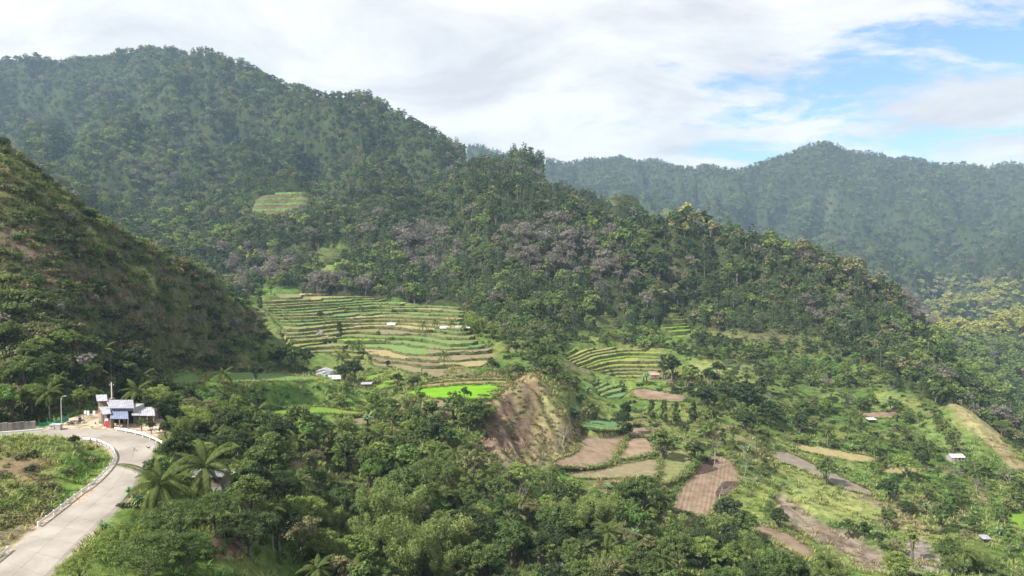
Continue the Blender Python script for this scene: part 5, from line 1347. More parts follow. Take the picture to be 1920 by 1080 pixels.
def bank_bushes():
    x, y = jitter_points(215, 330, 1.7); z = height(x, y); qx, qy = proj(x, y, z)
    ok = inpoly(qx, qy, [(300,724),(400,720),(480,718),(600,714),(640,716),(720,738),(750,760),(700,790),(640,765),(520,768),(480,790),(400,775),(320,750)])
    n1 = fbm(x/8, y/8, 99, 3); ok &= RNG.uniform(size=len(x)) < np.clip(0.42+1.1*n1, 0.05, 0.9); h = RNG.uniform(0.5, 1.6, len(x))
    ok &= ~blocked(x, y, z, h, h*0.5); x, y, h = x[ok], y[ok], h[ok]; n = len(x); t = RNG.uniform(size=n)
    mat = np.full(n, 'leaf_lush', object); mat[t < 0.3] = 'leaf_mid'; mat[t > 0.7] = 'leaf_light'; mat[t > 0.88] = 'leaf_dark'
    add_plants(np.full(n, 'shrub', object), x, y, h, mat)
bank_bushes()
# 5. grass
TUFTS = []
def grass():
    for y0, y1, sp, k in ((84, 140, 0.85, 1.0), (140, 230, 1.4, 1.3), (230, 340, 2.1, 1.8)):
        x, y = jitter_points(y0, y1, sp); z = height(x, y); qx, qy = proj(x, y, z); gc = gcol(x, y)
        n1 = fbm(x/6, y/6, 95, 3); pr = np.clip(0.42+1.0*n1, 0.03, 0.95)
        ok = (RNG.uniform(size=len(x)) < pr) & (gc[:, 0] < 0.30)
        soil = (gc[:, 0] > gc[:, 1]*1.12); ok &= ~(soil & (RNG.uniform(size=len(x)) < 0.72))
        for q, zf in FPL: 
            m = ok & (np.abs(y-q[0][1]) < 60); 
            if m.any(): ok[m] &= ~inpoly(x[m], y[m], q)
        m = ok & (y < 175) & (x < -30)
        if m.any(): ok[m] &= ~(inpoly(x[m], y[m], _rpoly) | inpoly(x[m], y[m], YARD) | (seg_dist(x[m], y[m], _rpoly) < 0.7))
        x, y, z, gc, soil = x[ok], y[ok], z[ok], gc[ok], soil[ok]
        m_ = np.where(gc[:, 0] > gc[:, 1]*0.98, 'leaf_straw', np.where(gc[:, 1] > gc[:, 0]*1.5, 'leaf_lush', 'leaf_grass'))
        TUFTS.append((x, y, z, k*RNG.uniform(0.6, 1.5, len(x)), m_))
    x, y = jitter_points(146, 345, 1.25, 0.80); px = 960+F*x/y; ok = (px < 490) & (y > foot_y(px)) & (y < crest_y(px)-5); x, y = x[ok], y[ok]
    ok = RNG.uniform(size=len(x)) < np.clip(0.55+0.9*fbm(x/7, y/7, 96, 3), 0.1, 1); x, y = x[ok], y[ok]; t = RNG.uniform(size=len(x))+0.7*fbm(x/12, y/12, 97, 3)
    TUFTS.append((x, y, height(x, y), RNG.uniform(0.8, 2.0, len(x)), np.where(t < 0.4, 'leaf_mid', np.where(t < 0.75, 'leaf_olive', np.where(t < 1.0, 'leaf_straw', 'leaf_grass')))))
    # unmown edges of the benches
    X = []; Y = []; Z = []
    for key, uu, yf, yr, z, step, crop, bank in TERRACE_ITEMS:
        L = (uu[-1]-uu[0])*yf.mean(); n = int(L/0.8); s = RNG.uniform(0, 1, n)*(len(uu)-1)
        yy = np.interp(s, np.arange(len(uu)), yf); u_ = np.interp(s, np.arange(len(uu)), uu); low = RNG.uniform(0, 1, n) < 0.6
        X.append(u_*yy); Y.append(np.where(low, yy-0.3*step, yy+0.1)); Z.append(np.where(low, z-step*0.95, z-0.05))
    for q, zf in FPL:                                               # and of the fields
        q = np.array(q); nq = len(q); L = np.hypot(*(np.roll(q, -1, 0)-q).T); n = int(L.sum()/0.40); k = RNG.choice(nq, n, p=L/L.sum()); f = RNG.uniform(0, 1, n)[:, None]
        c = q.mean(0); pt = q[k]*(1-f)+q[(k+1) % nq]*f; dv = pt-c; dv /= np.linalg.norm(dv, axis=1, keepdims=True); pt = pt+dv*RNG.normal(0.25, 0.85, n)[:, None]
        X.append(pt[:, 0]); Y.append(pt[:, 1]); Z.append(np.maximum(height(pt[:, 0], pt[:, 1]), zf(pt[:, 0], pt[:, 1])-0.1))
    X, Y, Z = np.concatenate(X), np.concatenate(Y), np.concatenate(Z)
    m_ = np.where(RNG.uniform(size=len(X)) < 0.3, 'leaf_straw', np.where(RNG.uniform(size=len(X)) < 0.5, 'leaf_lush', 'leaf_grass'))
    TUFTS.append((X, Y, Z, RNG.uniform(0.7, 1.9, len(X)), m_))
grass()
print('plants', len(PL), 'tufts', sum(len(t[0]) for t in TUFTS))

# ------------------------------------------------------------------ planting
NOMH = {'broad': 10, 'dense': 10, 'spread': 10, 'tall': 12, 'bare': 10, 'bare_thin': 10, 'pine': 13, 'column': 10, 'bamboo': 11, 'banana': 4.2, 'shrub': 1.9, 'palm': 11}
for k_ in ('broad', 'dense', 'spread', 'tall', 'bamboo'): NOMH[k_+'_hi'] = NOMH[k_]
NAME = {'broad': ('broadleaf_tree', 'tree', 'trunk', 'crown'), 'bare': ('bare_tree', 'tree', 'trunk', 'crown'), 'pine': ('pine_tree', 'tree', 'trunk', 'crown'), 'column': ('columnar_tree', 'tree', 'trunk', 'crown'),
        'bamboo': ('bamboo_clump', 'bamboo', 'stem', 'foliage'), 'banana': ('banana_plant', 'plant', 'stem', 'foliage'), 'shrub': ('shrub', 'shrub', 'stem', 'foliage'), 'palm': ('coconut_palm', 'palm', 'trunk', 'crown')}
def family(k):
    k = k.replace('_hi', '').replace('_thin', '')
    return 'broad' if k in ('broad', 'dense', 'spread', 'tall') else k
def instancer(name, label, P3, idx, rot, scl, coll, **kw):
    me = bpy.data.meshes.new(name); me.vertices.add(len(P3)); me.vertices.foreach_set('co', np.asarray(P3, np.float32).ravel())
    a = me.attributes.new('pick', 'INT', 'POINT'); a.data.foreach_set('value', np.asarray(idx, np.int32))
    a = me.attributes.new('turn', 'FLOAT_VECTOR', 'POINT'); a.data.foreach_set('vector', np.asarray(rot, np.float32).ravel())
    a = me.attributes.new('size', 'FLOAT_VECTOR', 'POINT'); a.data.foreach_set('vector', np.asarray(scl, np.float32).ravel())
    me.update(); o = obj(name, me); tag(o, label, kind='stuff', **kw)
    ng = bpy.data.node_groups.new(name+'_planting', 'GeometryNodeTree')
    ng.interface.new_socket('Geometry', in_out='INPUT', socket_type='NodeSocketGeometry'); ng.interface.new_socket('Geometry', in_out='OUTPUT', socket_type='NodeSocketGeometry')
    n = ng.nodes; l = ng.links; gi = n.new('NodeGroupInput'); go = n.new('NodeGroupOutput')
    ci = n.new('GeometryNodeCollectionInfo'); ci.inputs['Collection'].default_value = coll; ci.inputs['Separate Children'].default_value = True; ci.inputs['Reset Children'].default_value = True
    ip = n.new('GeometryNodeInstanceOnPoints'); ip.inputs['Pick Instance'].default_value = True
    def na(nm, ty):
        q = n.new('GeometryNodeInputNamedAttribute'); q.data_type = ty; q.inputs['Name'].default_value = nm; return q.outputs['Attribute']
    l.new(gi.outputs[0], ip.inputs['Points']); l.new(ci.outputs[0], ip.inputs['Instance']); l.new(na('pick', 'INT'), ip.inputs['Instance Index'])
    l.new(na('turn', 'FLOAT_VECTOR'), ip.inputs['Rotation']); l.new(na('size', 'FLOAT_VECTOR'), ip.inputs['Scale']); l.new(ip.outputs[0], go.inputs[0])
    md = o.modifiers.new('planting', 'NODES'); md.node_group = ng
    return o
SRC = bpy.data.collections.new('plant_sources'); SRCI = {}
def joined(tm, cm, mat):
    nv = len(tm.vertices); V = np.empty(nv*3, np.float32); tm.vertices.foreach_get('co', V)
    V2 = np.empty(len(cm.vertices)*3, np.float32); cm.vertices.foreach_get('co', V2)
    F1 = [tuple(p.vertices) for p in tm.polygons]; n2 = len(cm.polygons)
    Q2 = np.empty(len(cm.loops), np.int32); cm.loops.foreach_get('vertex_index', Q2); F2 = (Q2.reshape(n2, 4)+nv).tolist()
    t = np.empty(n2, np.float32); cm.attributes['tint'].data.foreach_get('value', t)
    me = bpy.data.meshes.new('plant_source'); me.from_pydata(np.concatenate([V, V2]).reshape(-1, 3).tolist(), [], F1+F2); me.update()
    me.materials.append(MATS[mat]); me.materials.append(tm.materials[0])
    mi = np.zeros(len(F1)+n2, np.int32); mi[:len(F1)] = 1; me.polygons.foreach_set('material_index', mi)
    a = me.attributes.new('tint', 'FLOAT', 'FACE'); a.data.foreach_set('value', np.concatenate([np.full(len(F1), 0.5, np.float32), t]))
    return me
def source(lib, kind, var, mat):
    key = (id(lib), kind, var, mat)
    if key not in SRCI:
        i = len(SRCI); pair = lib[kind][var]
        if isinstance(pair, tuple): me = joined(pair[0], pair[1], mat)
        else: me = pair.copy(); me.materials.clear(); me.materials.append(MATS[mat])
        o = bpy.data.objects.new('plant_source_%04d' % i, me); SRC.objects.link(o); SRCI[key] = i
    return SRCI[key]
def split_plants():
    """the plants that show largest become things of their own, the rest join the woods"""
    fam = {}
    for i, p in enumerate(PL): fam.setdefault(family(p[0]), []).append(i)
    quota = {'broad': 300, 'bare': 150, 'pine': 150, 'column': 60, 'bamboo': 80, 'banana': 120, 'shrub': 300, 'palm': 80}
    ind = []; rest = []
    for f, ids in fam.items():
        def rank(i):
            k, x, y, z, h, r, m, ex = PL[i]; qx, qy = proj(x, y, z+h*0.6)
            if not (-20 < qx < 1940 and qy < 1090): return -1
            return h/y+(1 if ex else 0)
        sc_ = [(rank(i), i) for i in ids]; sc_.sort(reverse=True); n = quota[f]
        ind += [i for s, i in sc_[:n] if s > 0]; top = set(i for s, i in sc_[:n] if s > 0); rest += [i for i in ids if i not in top]
    return ind, rest
IND, REST = split_plants()
NEWPL = []                       # (object, family, x, y, z, h, material) for labelling
CROWN_CACHE = {}
def crown_with(cm, mat):
    """one crown mesh for each leaf colour, shared by all trees of that look"""
    key = (cm.name, mat)
    if key not in CROWN_CACHE:
        c = cm if cm.materials[0] == MATS[mat] else cm.copy()
        if c is not cm: c.materials.clear(); c.materials.append(MATS[mat])
        CROWN_CACHE[key] = c
    return CROWN_CACHE[key]
def plant_one(i):
    k, x, y, z, h, r, mat, ex = PL[i]; f = family(k); nm, cat, p1, p2 = NAME[f]
    big = {'broad', 'dense', 'spread', 'tall', 'bamboo'}
    if k in big and y < 190: k = k+'_hi'
    LB = FAR if (k == 'bare' and y > 400) else LIB
    var = int(r*977) % len(LB[k]); t = LB[k][var]; s = h/NOMH[k]
    wid = 1.0+0.18*math.sin(r*13.0)
    o = obj(nm, None, None, (x, y, z-0.05), (0, 0, r), (s*wid, s*wid, s)); o['category'] = cat
    obj(p1, t[0], o); obj(p2, crown_with(t[1], mat), o)
    NEWPL.append((o, f, x, y, z, h, mat, ex))
for i in IND: plant_one(i)
def plant_palm(x, y, z, trunk, lean, j):
    rs = random.Random(j*31+5); o = obj('coconut_palm', None, None, (x, y, z), (0, 0, 0)); o['category'] = 'palm'
    mb = MB(); top = (lean, rs.uniform(-.3, .3), trunk)
    mb.tube([(0, 0, -0.8), (0.10*lean, 0, trunk*0.33), (0.5*lean, top[1]*0.5, trunk*0.7), top], [0.25, 0.17, 0.15, 0.13], 7)
    mb.build('trunk', ['palm_trunk'], o, smooth=True)
    sc0 = rs.uniform(0.92, 1.08)*(1.3 if y < 130 else 1.0)
    n = 24 if y < 150 else 18
    for q, (cls, a, s) in enumerate(frond_set(np.random.default_rng(j), n)):
        obj('frond', FROND[cls], o, top, (rs.uniform(-.15, .15), 0, a), (s*sc0,)*3)
    NEWPL.append((o, 'palm', x, y, z, trunk+2.5, 'leaf_palm', True))
for j, pp in enumerate(FRONDPALM): plant_palm(*pp, j)
# the rest, region by region
def plant_rest():
    groups = {}
    for i in REST:
        k, x, y, z, h, r, mat, ex = PL[i]; f = family(k); px = 960+F*x/y
        if f == 'shrub': g = 'undergrowth' if not (px < 490 and y > float(foot_y(px))) else 'hillside_undergrowth'
        elif y > 1180 or (px > 860 and y > 1180): g = 'far_forest' if px > 860 else 'forest'
        elif px > 1690 and y > 640: g = 'spur_forest'
        elif y > 430 or (px < 490 and y > float(crest_y(px))-5): g = 'forest'
        else: g = 'valley_forest'
        groups.setdefault(g, []).append(i)
    LAB = {'undergrowth': 'low green scrub and bushes between the valley fields and trees', 'hillside_undergrowth': 'dull green and brown scrub covering the steep roadside hill', 'far_forest': 'hazy forest covering the distant mountain range',
           'forest': 'dense mixed forest covering the big mountain and central ridges', 'spur_forest': 'sunlit yellow green forest on the spur beyond the gorge', 'valley_forest': 'smaller trees standing thickly between the valley fields'}
    for g, ids in groups.items():
        P3 = []; ix = []; ro = []; sl = []
        for i in ids:
            k, x, y, z, h, r, mat, ex = PL[i]; kk = k.replace('_hi', '').replace('_thin', '')
            if y > 400 or kk not in LIB:
                fk = kk if kk in FAR else {'spread': 'broad', 'column': 'tall'}.get(kk, kk); lib = FAR if fk in FAR else LIB
            else: lib = LIB; fk = kk
            var = int(r*977) % len(lib[fk]); ix.append(source(lib, fk, var, mat)); s = h/NOMH[kk]; w = 1.0+0.2*math.sin(r*13.0)
            if y > 1300: w *= 1.12
            P3.append((x, y, z-0.1)); ro.append((0, 0, r)); sl.append((s*w, s*w, s))
        instancer(g, LAB[g], P3, ix, ro, sl, SRC)
plant_rest()
def plant_grass():
    X = np.concatenate([t[0] for t in TUFTS]); Y = np.concatenate([t[1] for t in TUFTS]); Z = np.concatenate([t[2] for t in TUFTS]); S = np.concatenate([t[3] for t in TUFTS]); Mt = np.concatenate([t[4] for t in TUFTS])
    gl = {'tuft': TUFT}; ix = [source(gl, 'tuft', i % 3, m) for i, m in enumerate(Mt)]
    ro = np.zeros((len(X), 3)); ro[:, 2] = RNG.uniform(0, 6.283, len(X))
    instancer('grass', 'rough tufted grass on banks, slopes and terrace edges', np.c_[X, Y, Z-0.03], ix, ro, np.c_[S*1.2, S*1.2, S], SRC)
plant_grass()
print('individual plants', len(NEWPL))
# ------------------------------------------------------------------ haze
def build_haze():
    m, n, l, out = new_mat('haze_air'); v = N(n, 'ShaderNodeVolumePrincipled')
    v.inputs['Color'].default_value = (0.52, 0.75, 1.0, 1); v.inputs['Density'].default_value = HAZE; v.inputs['Anisotropy'].default_value = 0.1
    l.new(v.outputs[0], out.inputs['Volume'])
    lo = float(GZ.min())-1.5; hi = float(GZ.max())+25
    mb = MB(); mb.box(-13000, 13000, -60, 4700, lo, hi); tag(mb.build('haze', [m]), 'thin blue haze over the valley', kind='stuff')
HAZE = 0.000105
build_haze()

# ------------------------------------------------------------------ buildings
def sheet(mb, a, b, c, d, n=14, amp=0.03, th=0.05, m=0):
    """corrugated sheet roof; a-b is the eave, d-c the ridge"""
    a, b, c, d = [np.array(p, float) for p in (a, b, c, d)]
    nrm = np.cross(b-a, d-a); nrm /= np.linalg.norm(nrm)
    if nrm[2] < 0: nrm = -nrm
    for i in range(n):
        f0, f1 = i/n, (i+1)/n; o0 = nrm*(amp if i % 2 else -amp); o1 = nrm*(amp if (i+1) % 2 else -amp)
        p, q, r, s = a+(b-a)*f0+o0, a+(b-a)*f1+o1, d+(c-d)*f1+o1, d+(c-d)*f0+o0
        mb.quad(tuple(p), tuple(q), tuple(r), tuple(s), m); t = -nrm*th
        mb.quad(tuple(p+t), tuple(s+t), tuple(r+t), tuple(q+t), m); mb.quad(tuple(p+t), tuple(q+t), tuple(q), tuple(p), m); mb.quad(tuple(s), tuple(r), tuple(r+t), tuple(s+t), m)
    for e, g in ((a, d), (b, c)): t = -nrm*th; mb.quad(tuple(e), tuple(g), tuple(g+t), tuple(e+t), m)
def gable_parts(root, w, d, h, rise, roofm, wallm, z0=0.0, ox=0.0, oy=0.0, axis='y', over=0.35):
    """walls with gables and two roof sheets; ridge along the given axis"""
    mb = MB(); mb.box(ox-w/2, ox+w/2, oy-d/2, oy+d/2, z0, z0+h)
    zt = z0+h
    if axis == 'y':
        for y in (oy-d/2, oy+d/2): mb.poly([(ox-w/2, y, zt), (ox+w/2, y, zt), (ox, y, zt+rise)])
    else:
        for x in (ox-w/2, ox+w/2): mb.poly([(x, oy-d/2, zt), (x, oy+d/2, zt), (x, oy, zt+rise)])
    mb.build('wall', [wallm], root)
    k = rise*over/(w/2 if axis == 'y' else d/2)
    for s in (-1, 1):
        mb = MB()
        if axis == 'y': sheet(mb, (ox+s*(w/2+over), oy-d/2-over, zt-k+0.06), (ox+s*(w/2+over), oy+d/2+over, zt-k+0.06), (ox, oy+d/2+over, zt+rise+0.06), (ox, oy-d/2-over, zt+rise+0.06))
        else: sheet(mb, (ox-w/2-over, oy+s*(d/2+over), zt-k+0.06), (ox+w/2+over, oy+s*(d/2+over), zt-k+0.06), (ox+w/2+over, oy, zt+rise+0.06), (ox-w/2-over, oy, zt+rise+0.06))
        mb.build('roof', [roofm], root)
def opening(root, name, x, y, z, w, h, mat, frame='wall_wood'):
    mb = MB(); mb.box(x-w/2, x+w/2, y-0.03, y+0.02, z, z+h); o = mb.build(name, [mat], root)
    mb = MB(); t = 0.07
    mb.box(x-w/2-t, x-w/2, y-0.05, y+0.02, z-t, z+h+t); mb.box(x+w/2, x+w/2+t, y-0.05, y+0.02, z-t, z+h+t); mb.box(x-w/2, x+w/2, y-0.05, y+0.02, z+h, z+h+t); mb.box(x-w/2, x+w/2, y-0.05, y+0.02, z-t, z)
    mb.build('frame', [frame], o)
def house(name, px, py, wpx, hpx, roofm, wallm, label, axis='x', rot=0.0, stilt=0.0, y=0, cat='house', win=2, group=None, dpt=0.8):
    if y: x = P(px, py, y)[0]; yy = float(y)
    else: x, yy, _ = hit(px, py, 110, 700)
    z = float(height(x, yy)); pz = P(px, py, yy)[2]
    w = wpx*yy/F; H = hpx*yy/F; d = w*dpt; rise = H*0.26; h = H-rise-stilt
    zz = min(float(height(x+sx*w/2, yy+sy*d/2)) for sx in (-1, 1) for sy in (-1, 1))
    r = obj(name, None, None, (x, yy+d/2, z+0.1), (0, 0, rot)); tag(r, label, cat, group)
    gable_parts(r, w, d, h, rise, roofm, wallm, stilt, axis=axis, over=0.3)
    mb = MB(); mb.box(-w/2+0.02, w/2-0.02, -d/2+0.02, d/2-0.02, min(-0.3, zz-z-0.5), stilt if stilt == 0 else 0.05); mb.build('footing', ['wall_grey'], r)
    if stilt > 0:
        for sx in (-1, 1):
            for sy in (-1, 1): mb = MB(); mb.box(sx*(w/2-0.15)-0.08, sx*(w/2-0.15)+0.08, sy*(d/2-0.15)-0.08, sy*(d/2-0.15)+0.08, -0.6, stilt+0.02); mb.build('post', ['wall_wood'], r)
    opening(r, 'door', -w*0.22, -d/2-0.02, stilt+0.02, min(0.9, w*0.2), min(1.9, h*0.8), 'wall_wood')
    for i in range(win): opening(r, 'window', w*(0.08+0.26*i), -d/2-0.02, stilt+h*0.42, min(0.9, w*0.16), h*0.34, 'window_glass')
    return r
def shed(name, px, py, wpx, hpx, roofm, label, y=0, rot=0.0, tilt=0.35, inside='shade_inside', cat='shed', dpt=0.8, group=None):
    """open shelter: sheet roof on posts with a dark back wall"""
    if y: x = P(px, py, y)[0]; yy = float(y)
    else: x, yy, _ = hit(px, py, 110, 700)
    z = float(height(x, yy)); w = wpx*yy/F; H = hpx*yy/F; d = w*dpt
    r = obj(name, None, None, (x, yy+d/2, z), (0, 0, rot)); tag(r, label, cat, group)
    mb = MB(); sheet(mb, (-w/2-0.3, -d/2-0.3, H-tilt), (w/2+0.3, -d/2-0.3, H-tilt), (w/2+0.3, d/2+0.3, H+tilt*0.6), (-w/2-0.3, d/2+0.3, H+tilt*0.6)); mb.build('roof', [roofm], r)
    for sx in (-1, 1):
        for sy in (-1, 1): mb = MB(); mb.box(sx*w/2-0.06, sx*w/2+0.06, sy*d/2-0.06, sy*d/2+0.06, -0.8, H-tilt+(0.45*tilt if sy > 0 else 0.05)); mb.build('post', ['wall_wood'], r)
    mb = MB(); mb.box(-w/2+0.1, w/2-0.1, d/2-0.2, d/2-0.1, -0.8, H-tilt*0.4); mb.build('wall', ['wall_grey' if inside != 'shade_inside' else 'wall_wood'], r)
    return r
r = house('farmhouse', 606, 707, 27, 17, 'roof_grey', 'wall_white', 'white walled house with teal front annex beside the big mango tree', axis='y', win=1, y=318)
gable_parts(r, 3.3, 2.4, 2.3, 0.7, 'roof_grey', 'wall_teal', 0.4, ox=1.9, oy=-3.8, axis='y', over=0.2); opening(r, 'window', 2.2, -5.03, 1.3, 0.7, 0.9, 'window_glass')
shed('lean_to', 625, 712, 20, 8, 'roof_white', 'low white sheet roof shelter just below the teal fronted house', y=310, rot=0.25, tilt=0.7)
shed('open_shed', 686, 729, 18, 9, 'roof_grey', 'open grey roofed shed at the foot of the big mango tree', y=300, tilt=0.2)
house('farmhouse', 598, 634, 10, 15, 'roof_grey', 'wall_grey', 'weathered grey two storey hut on the yellow terraces', axis='y', win=1)
shed('open_shed', 609, 637, 11, 7, 'roof_rust', 'dark low shed attached to the weathered grey hut')
r = house('farmhouse', 572, 559, 22, 8, 'roof_rust', 'wall_teal', 'long teal and red house at the top edge of the terraces', axis='x', win=2, dpt=0.4)
shed('open_shed', 591, 558, 15, 8, 'roof_white', 'white roofed shed joined to the long red house', dpt=0.5)
shed('open_shed', 456, 550, 14, 7, 'roof_grey', 'small grey roof among trees at the upper left of the terraces')
house('hut', 733, 618, 14, 12, 'roof_white', 'wall_grey', 'hut with white roof and grey walls among the terraces, first of the row', stilt=0.4)
house('hut', 763, 623, 11, 9, 'roof_white', 'wall_wood', 'small hut with white roof on posts, second of the terrace row', stilt=0.8, win=1)
shed('hut', 797, 625, 9, 7, 'roof_white', 'tiny white roofed shelter under palms on the terraces', tilt=0.8)
house('hut', 833, 623, 16, 10, 'roof_white', 'wall_wood', 'white roofed hut between two tall palms on the terraces', win=2)
house('hut', 860, 620, 12, 8, 'roof_grey', 'wall_grey', 'grey hut at the right end of the terrace row', win=1)
shed('hut', 875, 621, 11, 7, 'roof_white', 'white shelter beside the dark bush at the end of the terrace row')
house('hut', 1228, 712, 16, 12, 'roof_rust', 'wall_wood', 'hut with rusty pink roof below the yellow terraces', win=1, stilt=0.5)
shed('open_shed', 1636, 794, 14, 8, 'roof_white', 'small white roof in the grass on the right slope', tilt=0.2)
house('farmhouse', 1797, 867, 24, 13, 'roof_white', 'wall_grey', 'house with bright white roof among trees on the right slope', win=2)
shed('open_shed', 1048, 1068, 12, 8, 'roof_white', 'small white roof low down among the foreground trees')
shed('open_shed', 1850, 1020, 14, 12, 'roof_grey', 'small grey hut half hidden at the lower right', tilt=0.3)
shed('open_shed', 1308, 742, 14, 7, 'roof_grey', 'small tilted roof in the trees right of the rusty hut', tilt=0.5)
house('farmhouse', 385, 926, 62, 27, 'roof_white', 'wall_wood', 'white roofed house half hidden behind the roadside palms', y=122, axis='x', win=2, dpt=0.7)
def roadside():
    Z0 = -36.1; Y = 143.0
    def X(px, y=Y, z=-34.0): return (px-960)/F*(y*CP-z*SP)
    x0 = X(217)
    root = obj('roadside_house', None, None, (x0, Y, Z0)); tag(root, 'ramshackle roadside house with grey roofs and a blue awning', 'house')
    def q(px, yo, z): return (X(px, Y+yo)-x0, yo, z)
    def part(nm, mat, fn): mb = MB(); fn(mb); return mb.build(nm, [mat], root)
    def room(nm, mat, pa, pb, ya, yb, za, zb): return part(nm, mat, lambda m: m.box(q(pa, ya, 0)[0], q(pb, ya, 0)[0], ya, yb, za, zb))
    room('wall', 'wall_grey', 201, 250, 3.0, 7.5, -0.2, 3.30)
    room('wall', 'roof_blue', 207, 249, 2.95, 2.99, 2.75, 3.28)
    room('wall', 'wall_wood', 190, 200.6, 2.2, 6.0, -0.2, 2.9)
    room('wall', 'concrete', 184.5, 189.7, 2.6, 6.2, -0.2, 2.3)
    room('wall', 'shade_inside', 201.2, 249, 2.86, 2.93, 0.0, 2.72)  # near-black sheet before the grey wall, painted as the shade inside
    room('wall', 'wall_wood', 184, 200, 7.6, 11.0, -0.2, 3.9)
    room('wall', 'wall_wood', 252, 286, 4.5, 8.0, -2.5, 2.1)
    part('roof', 'roof_grey', lambda m: sheet(m, q(206, 2.2, 3.48), q(252, 2.2, 3.48), q(250, 8.2, 4.0), q(198, 8.2, 4.0), 30))
    part('roof', 'roof_grey', lambda m: sheet(m, q(193, 0.2, 2.55), q(209, 0.2, 2.75), q(205, 4.6, 3.35), q(185, 4.6, 3.2), 14))
    part('roof', 'roof_grey', lambda m: sheet(m, q(182, 6.6, 4.05), q(202, 6.6, 4.15), q(201, 11.2, 4.6), q(180, 11.2, 4.5), 14))
    part('roof', 'roof_grey', lambda m: sheet(m, q(247, 1.6, 2.05), q(291, 1.6, 1.95), q(289, 7.5, 2.5), q(247, 7.5, 2.6), 22))
    part('awning', 'roof_blue', lambda m: sheet(m, q(206, -1.4, 2.05), q(241, -1.4, 2.0), q(240, 2.7, 2.72), q(207, 2.7, 2.72), 22))
    for px, yy, h, w in ((207.5, -1.1, 2.05, 0.13), (211, -0.6, 2.05, 0.22), (240, -1.1, 1.95, 0.1), (224, -1.2, 2.0, 0.09), (193, 0.5, 2.5, 0.1), (200, 0.5, 2.6, 0.11), (262, 1.9, 1.95, 0.09), (276, 1.9, 1.92, 0.09), (288, 1.9, 1.9, 0.09)):
        part('post', 'wall_wood', lambda m, c=q(px, yy, 0), h=h, w=w, px=px: m.box(c[0]-w, c[0]+w, c[1]-w, c[1]+w, -1.8 if px > 245 else -0.1, h+0.05))
    room('door', 'wall_wood', 230, 236, 2.78, 2.84, 0, 2.0); opening(root, 'window', q(220, 2.8, 0)[0], 2.82, 1.0, 1.1, 0.9, 'window_glass')
    w_ = lambda px, y, z: (X(px, y), y, z)
    mb = MB(); mb.box(-0.9, 0.9, -0.35, 0.35, 0, 0.45); mb.box(-0.85, 0.85, -0.3, 0.3, 0.45, 0.85); mb.box(-0.7, 0.4, -0.28, 0.28, 0.85, 1.35)
    tag(mb.build('crate_stack', ['cloth_red'], None, loc=w_(203, 142.6, Z0)), 'red crates and cloth heaped under the eaves of the roadside house', 'crates')
    mb = MB(); mb.poly([(-0.35, 0, 0), (0.35, 0, 0), (0.55, 0.6, 1.7), (-0.1, 0.6, 1.8)]); mb.poly([(-0.35, 0.05, 0), (-0.1, 0.65, 1.8), (0.55, 0.65, 1.7), (0.35, 0.05, 0)])
    tag(mb.build('leaning_board', ['cloth_white'], None, loc=w_(195, 142.2, Z0)), 'white board leaning against the front of the roadside house', 'board')
roadside()

# ------------------------------------------------------------------ roadside furniture
def guardrail(pts, label, n_post, h=0.78, mat='rail_paint'):
    """steel beam on posts along a line of ground points"""
    pts = [np.array(p, float) for p in pts]; L = np.r_[0, np.cumsum([np.linalg.norm(b-a) for a, b in zip(pts, pts[1:])])]
    def at(s): return np.array([np.interp(s, L, [p[k] for p in pts]) for k in range(3)])
    root = obj('guardrail', None, None, tuple(pts[0])); tag(root, label, 'guardrail', 'guardrails along the road'); o = pts[0]
    for i in range(n_post):
        s = L[-1]*(i+0.15)/(n_post-0.7); p = at(s)-o; q = at(min(s+0.5, L[-1]))-at(max(s-0.5, 0)); t = q/np.linalg.norm(q); nn = np.array((-t[1], t[0], 0))
        mb = MB(); c = p; a = t*0.07; b = nn*0.09
        for z0, z1 in ((-0.6, h+0.02),):
            v = [c-a-b, c+a-b, c+a+b, c-a+b]; k = len(mb.v)
            mb.v += [tuple(x_+np.array((0, 0, z0))) for x_ in v]+[tuple(x_+np.array((0, 0, z1))) for x_ in v]
            for q_ in ((0, 1, 5, 4), (1, 2, 6, 5), (2, 3, 7, 6), (3, 0, 4, 7), (4, 5, 6, 7)): mb.f.append(tuple(k+w for w in q_)); mb.m.append(0)
        mb.build('post', [mat], root)
    prof = [(0.0, h-0.36), (0.07, h-0.30), (0.07, h-0.22), (0.0, h-0.16), (0.07, h-0.10), (0.07, h-0.02), (0.0, h+0.05)]
    nseg = max(2, int(L[-1]/4.0))
    for i in range(nseg):
        mb = MB(); ss = np.linspace(L[-1]*i/nseg, L[-1]*(i+1)/nseg-0.03, 4); rows = []
        for s in ss:
            p = at(s)-o; q = at(min(s+0.4, L[-1]))-at(max(s-0.4, 0)); t = q/np.linalg.norm(q); nn = np.array((t[1], -t[0], 0))
            rows.append([tuple(p+nn*(0.11+a)+np.array((0, 0, b))) for a, b in prof])
        for a, b in zip(rows, rows[1:]):
            for k in range(len(prof)-1): mb.quad(a[k], b[k], b[k+1], a[k+1])
        mb.build('beam', [mat], root)
def edge_px(lst, z): return [PZ(a, b, z) for a, b in lst]
def sub_edge(E, i0, i1, off):
    out = []
    for k in range(i0, i1+1):
        t = E[min(k+1, len(E)-1)]-E[max(k-1, 0)]; n = np.array((-t[1], t[0], 0)); n = n/np.linalg.norm(n); out.append(E[k]+n*off)
    return out
guardrail(sub_edge(RL, 14, 66, 0.25), 'long white guardrail along the inside of the road bend', 24)
guardrail(sub_edge(RL, 3, 8, 0.25), 'short white guardrail below the gap in the long one', 4)
guardrail(sub_edge(RL, 0, 2, 0.35), 'end piece of white guardrail at the lower left corner', 3)
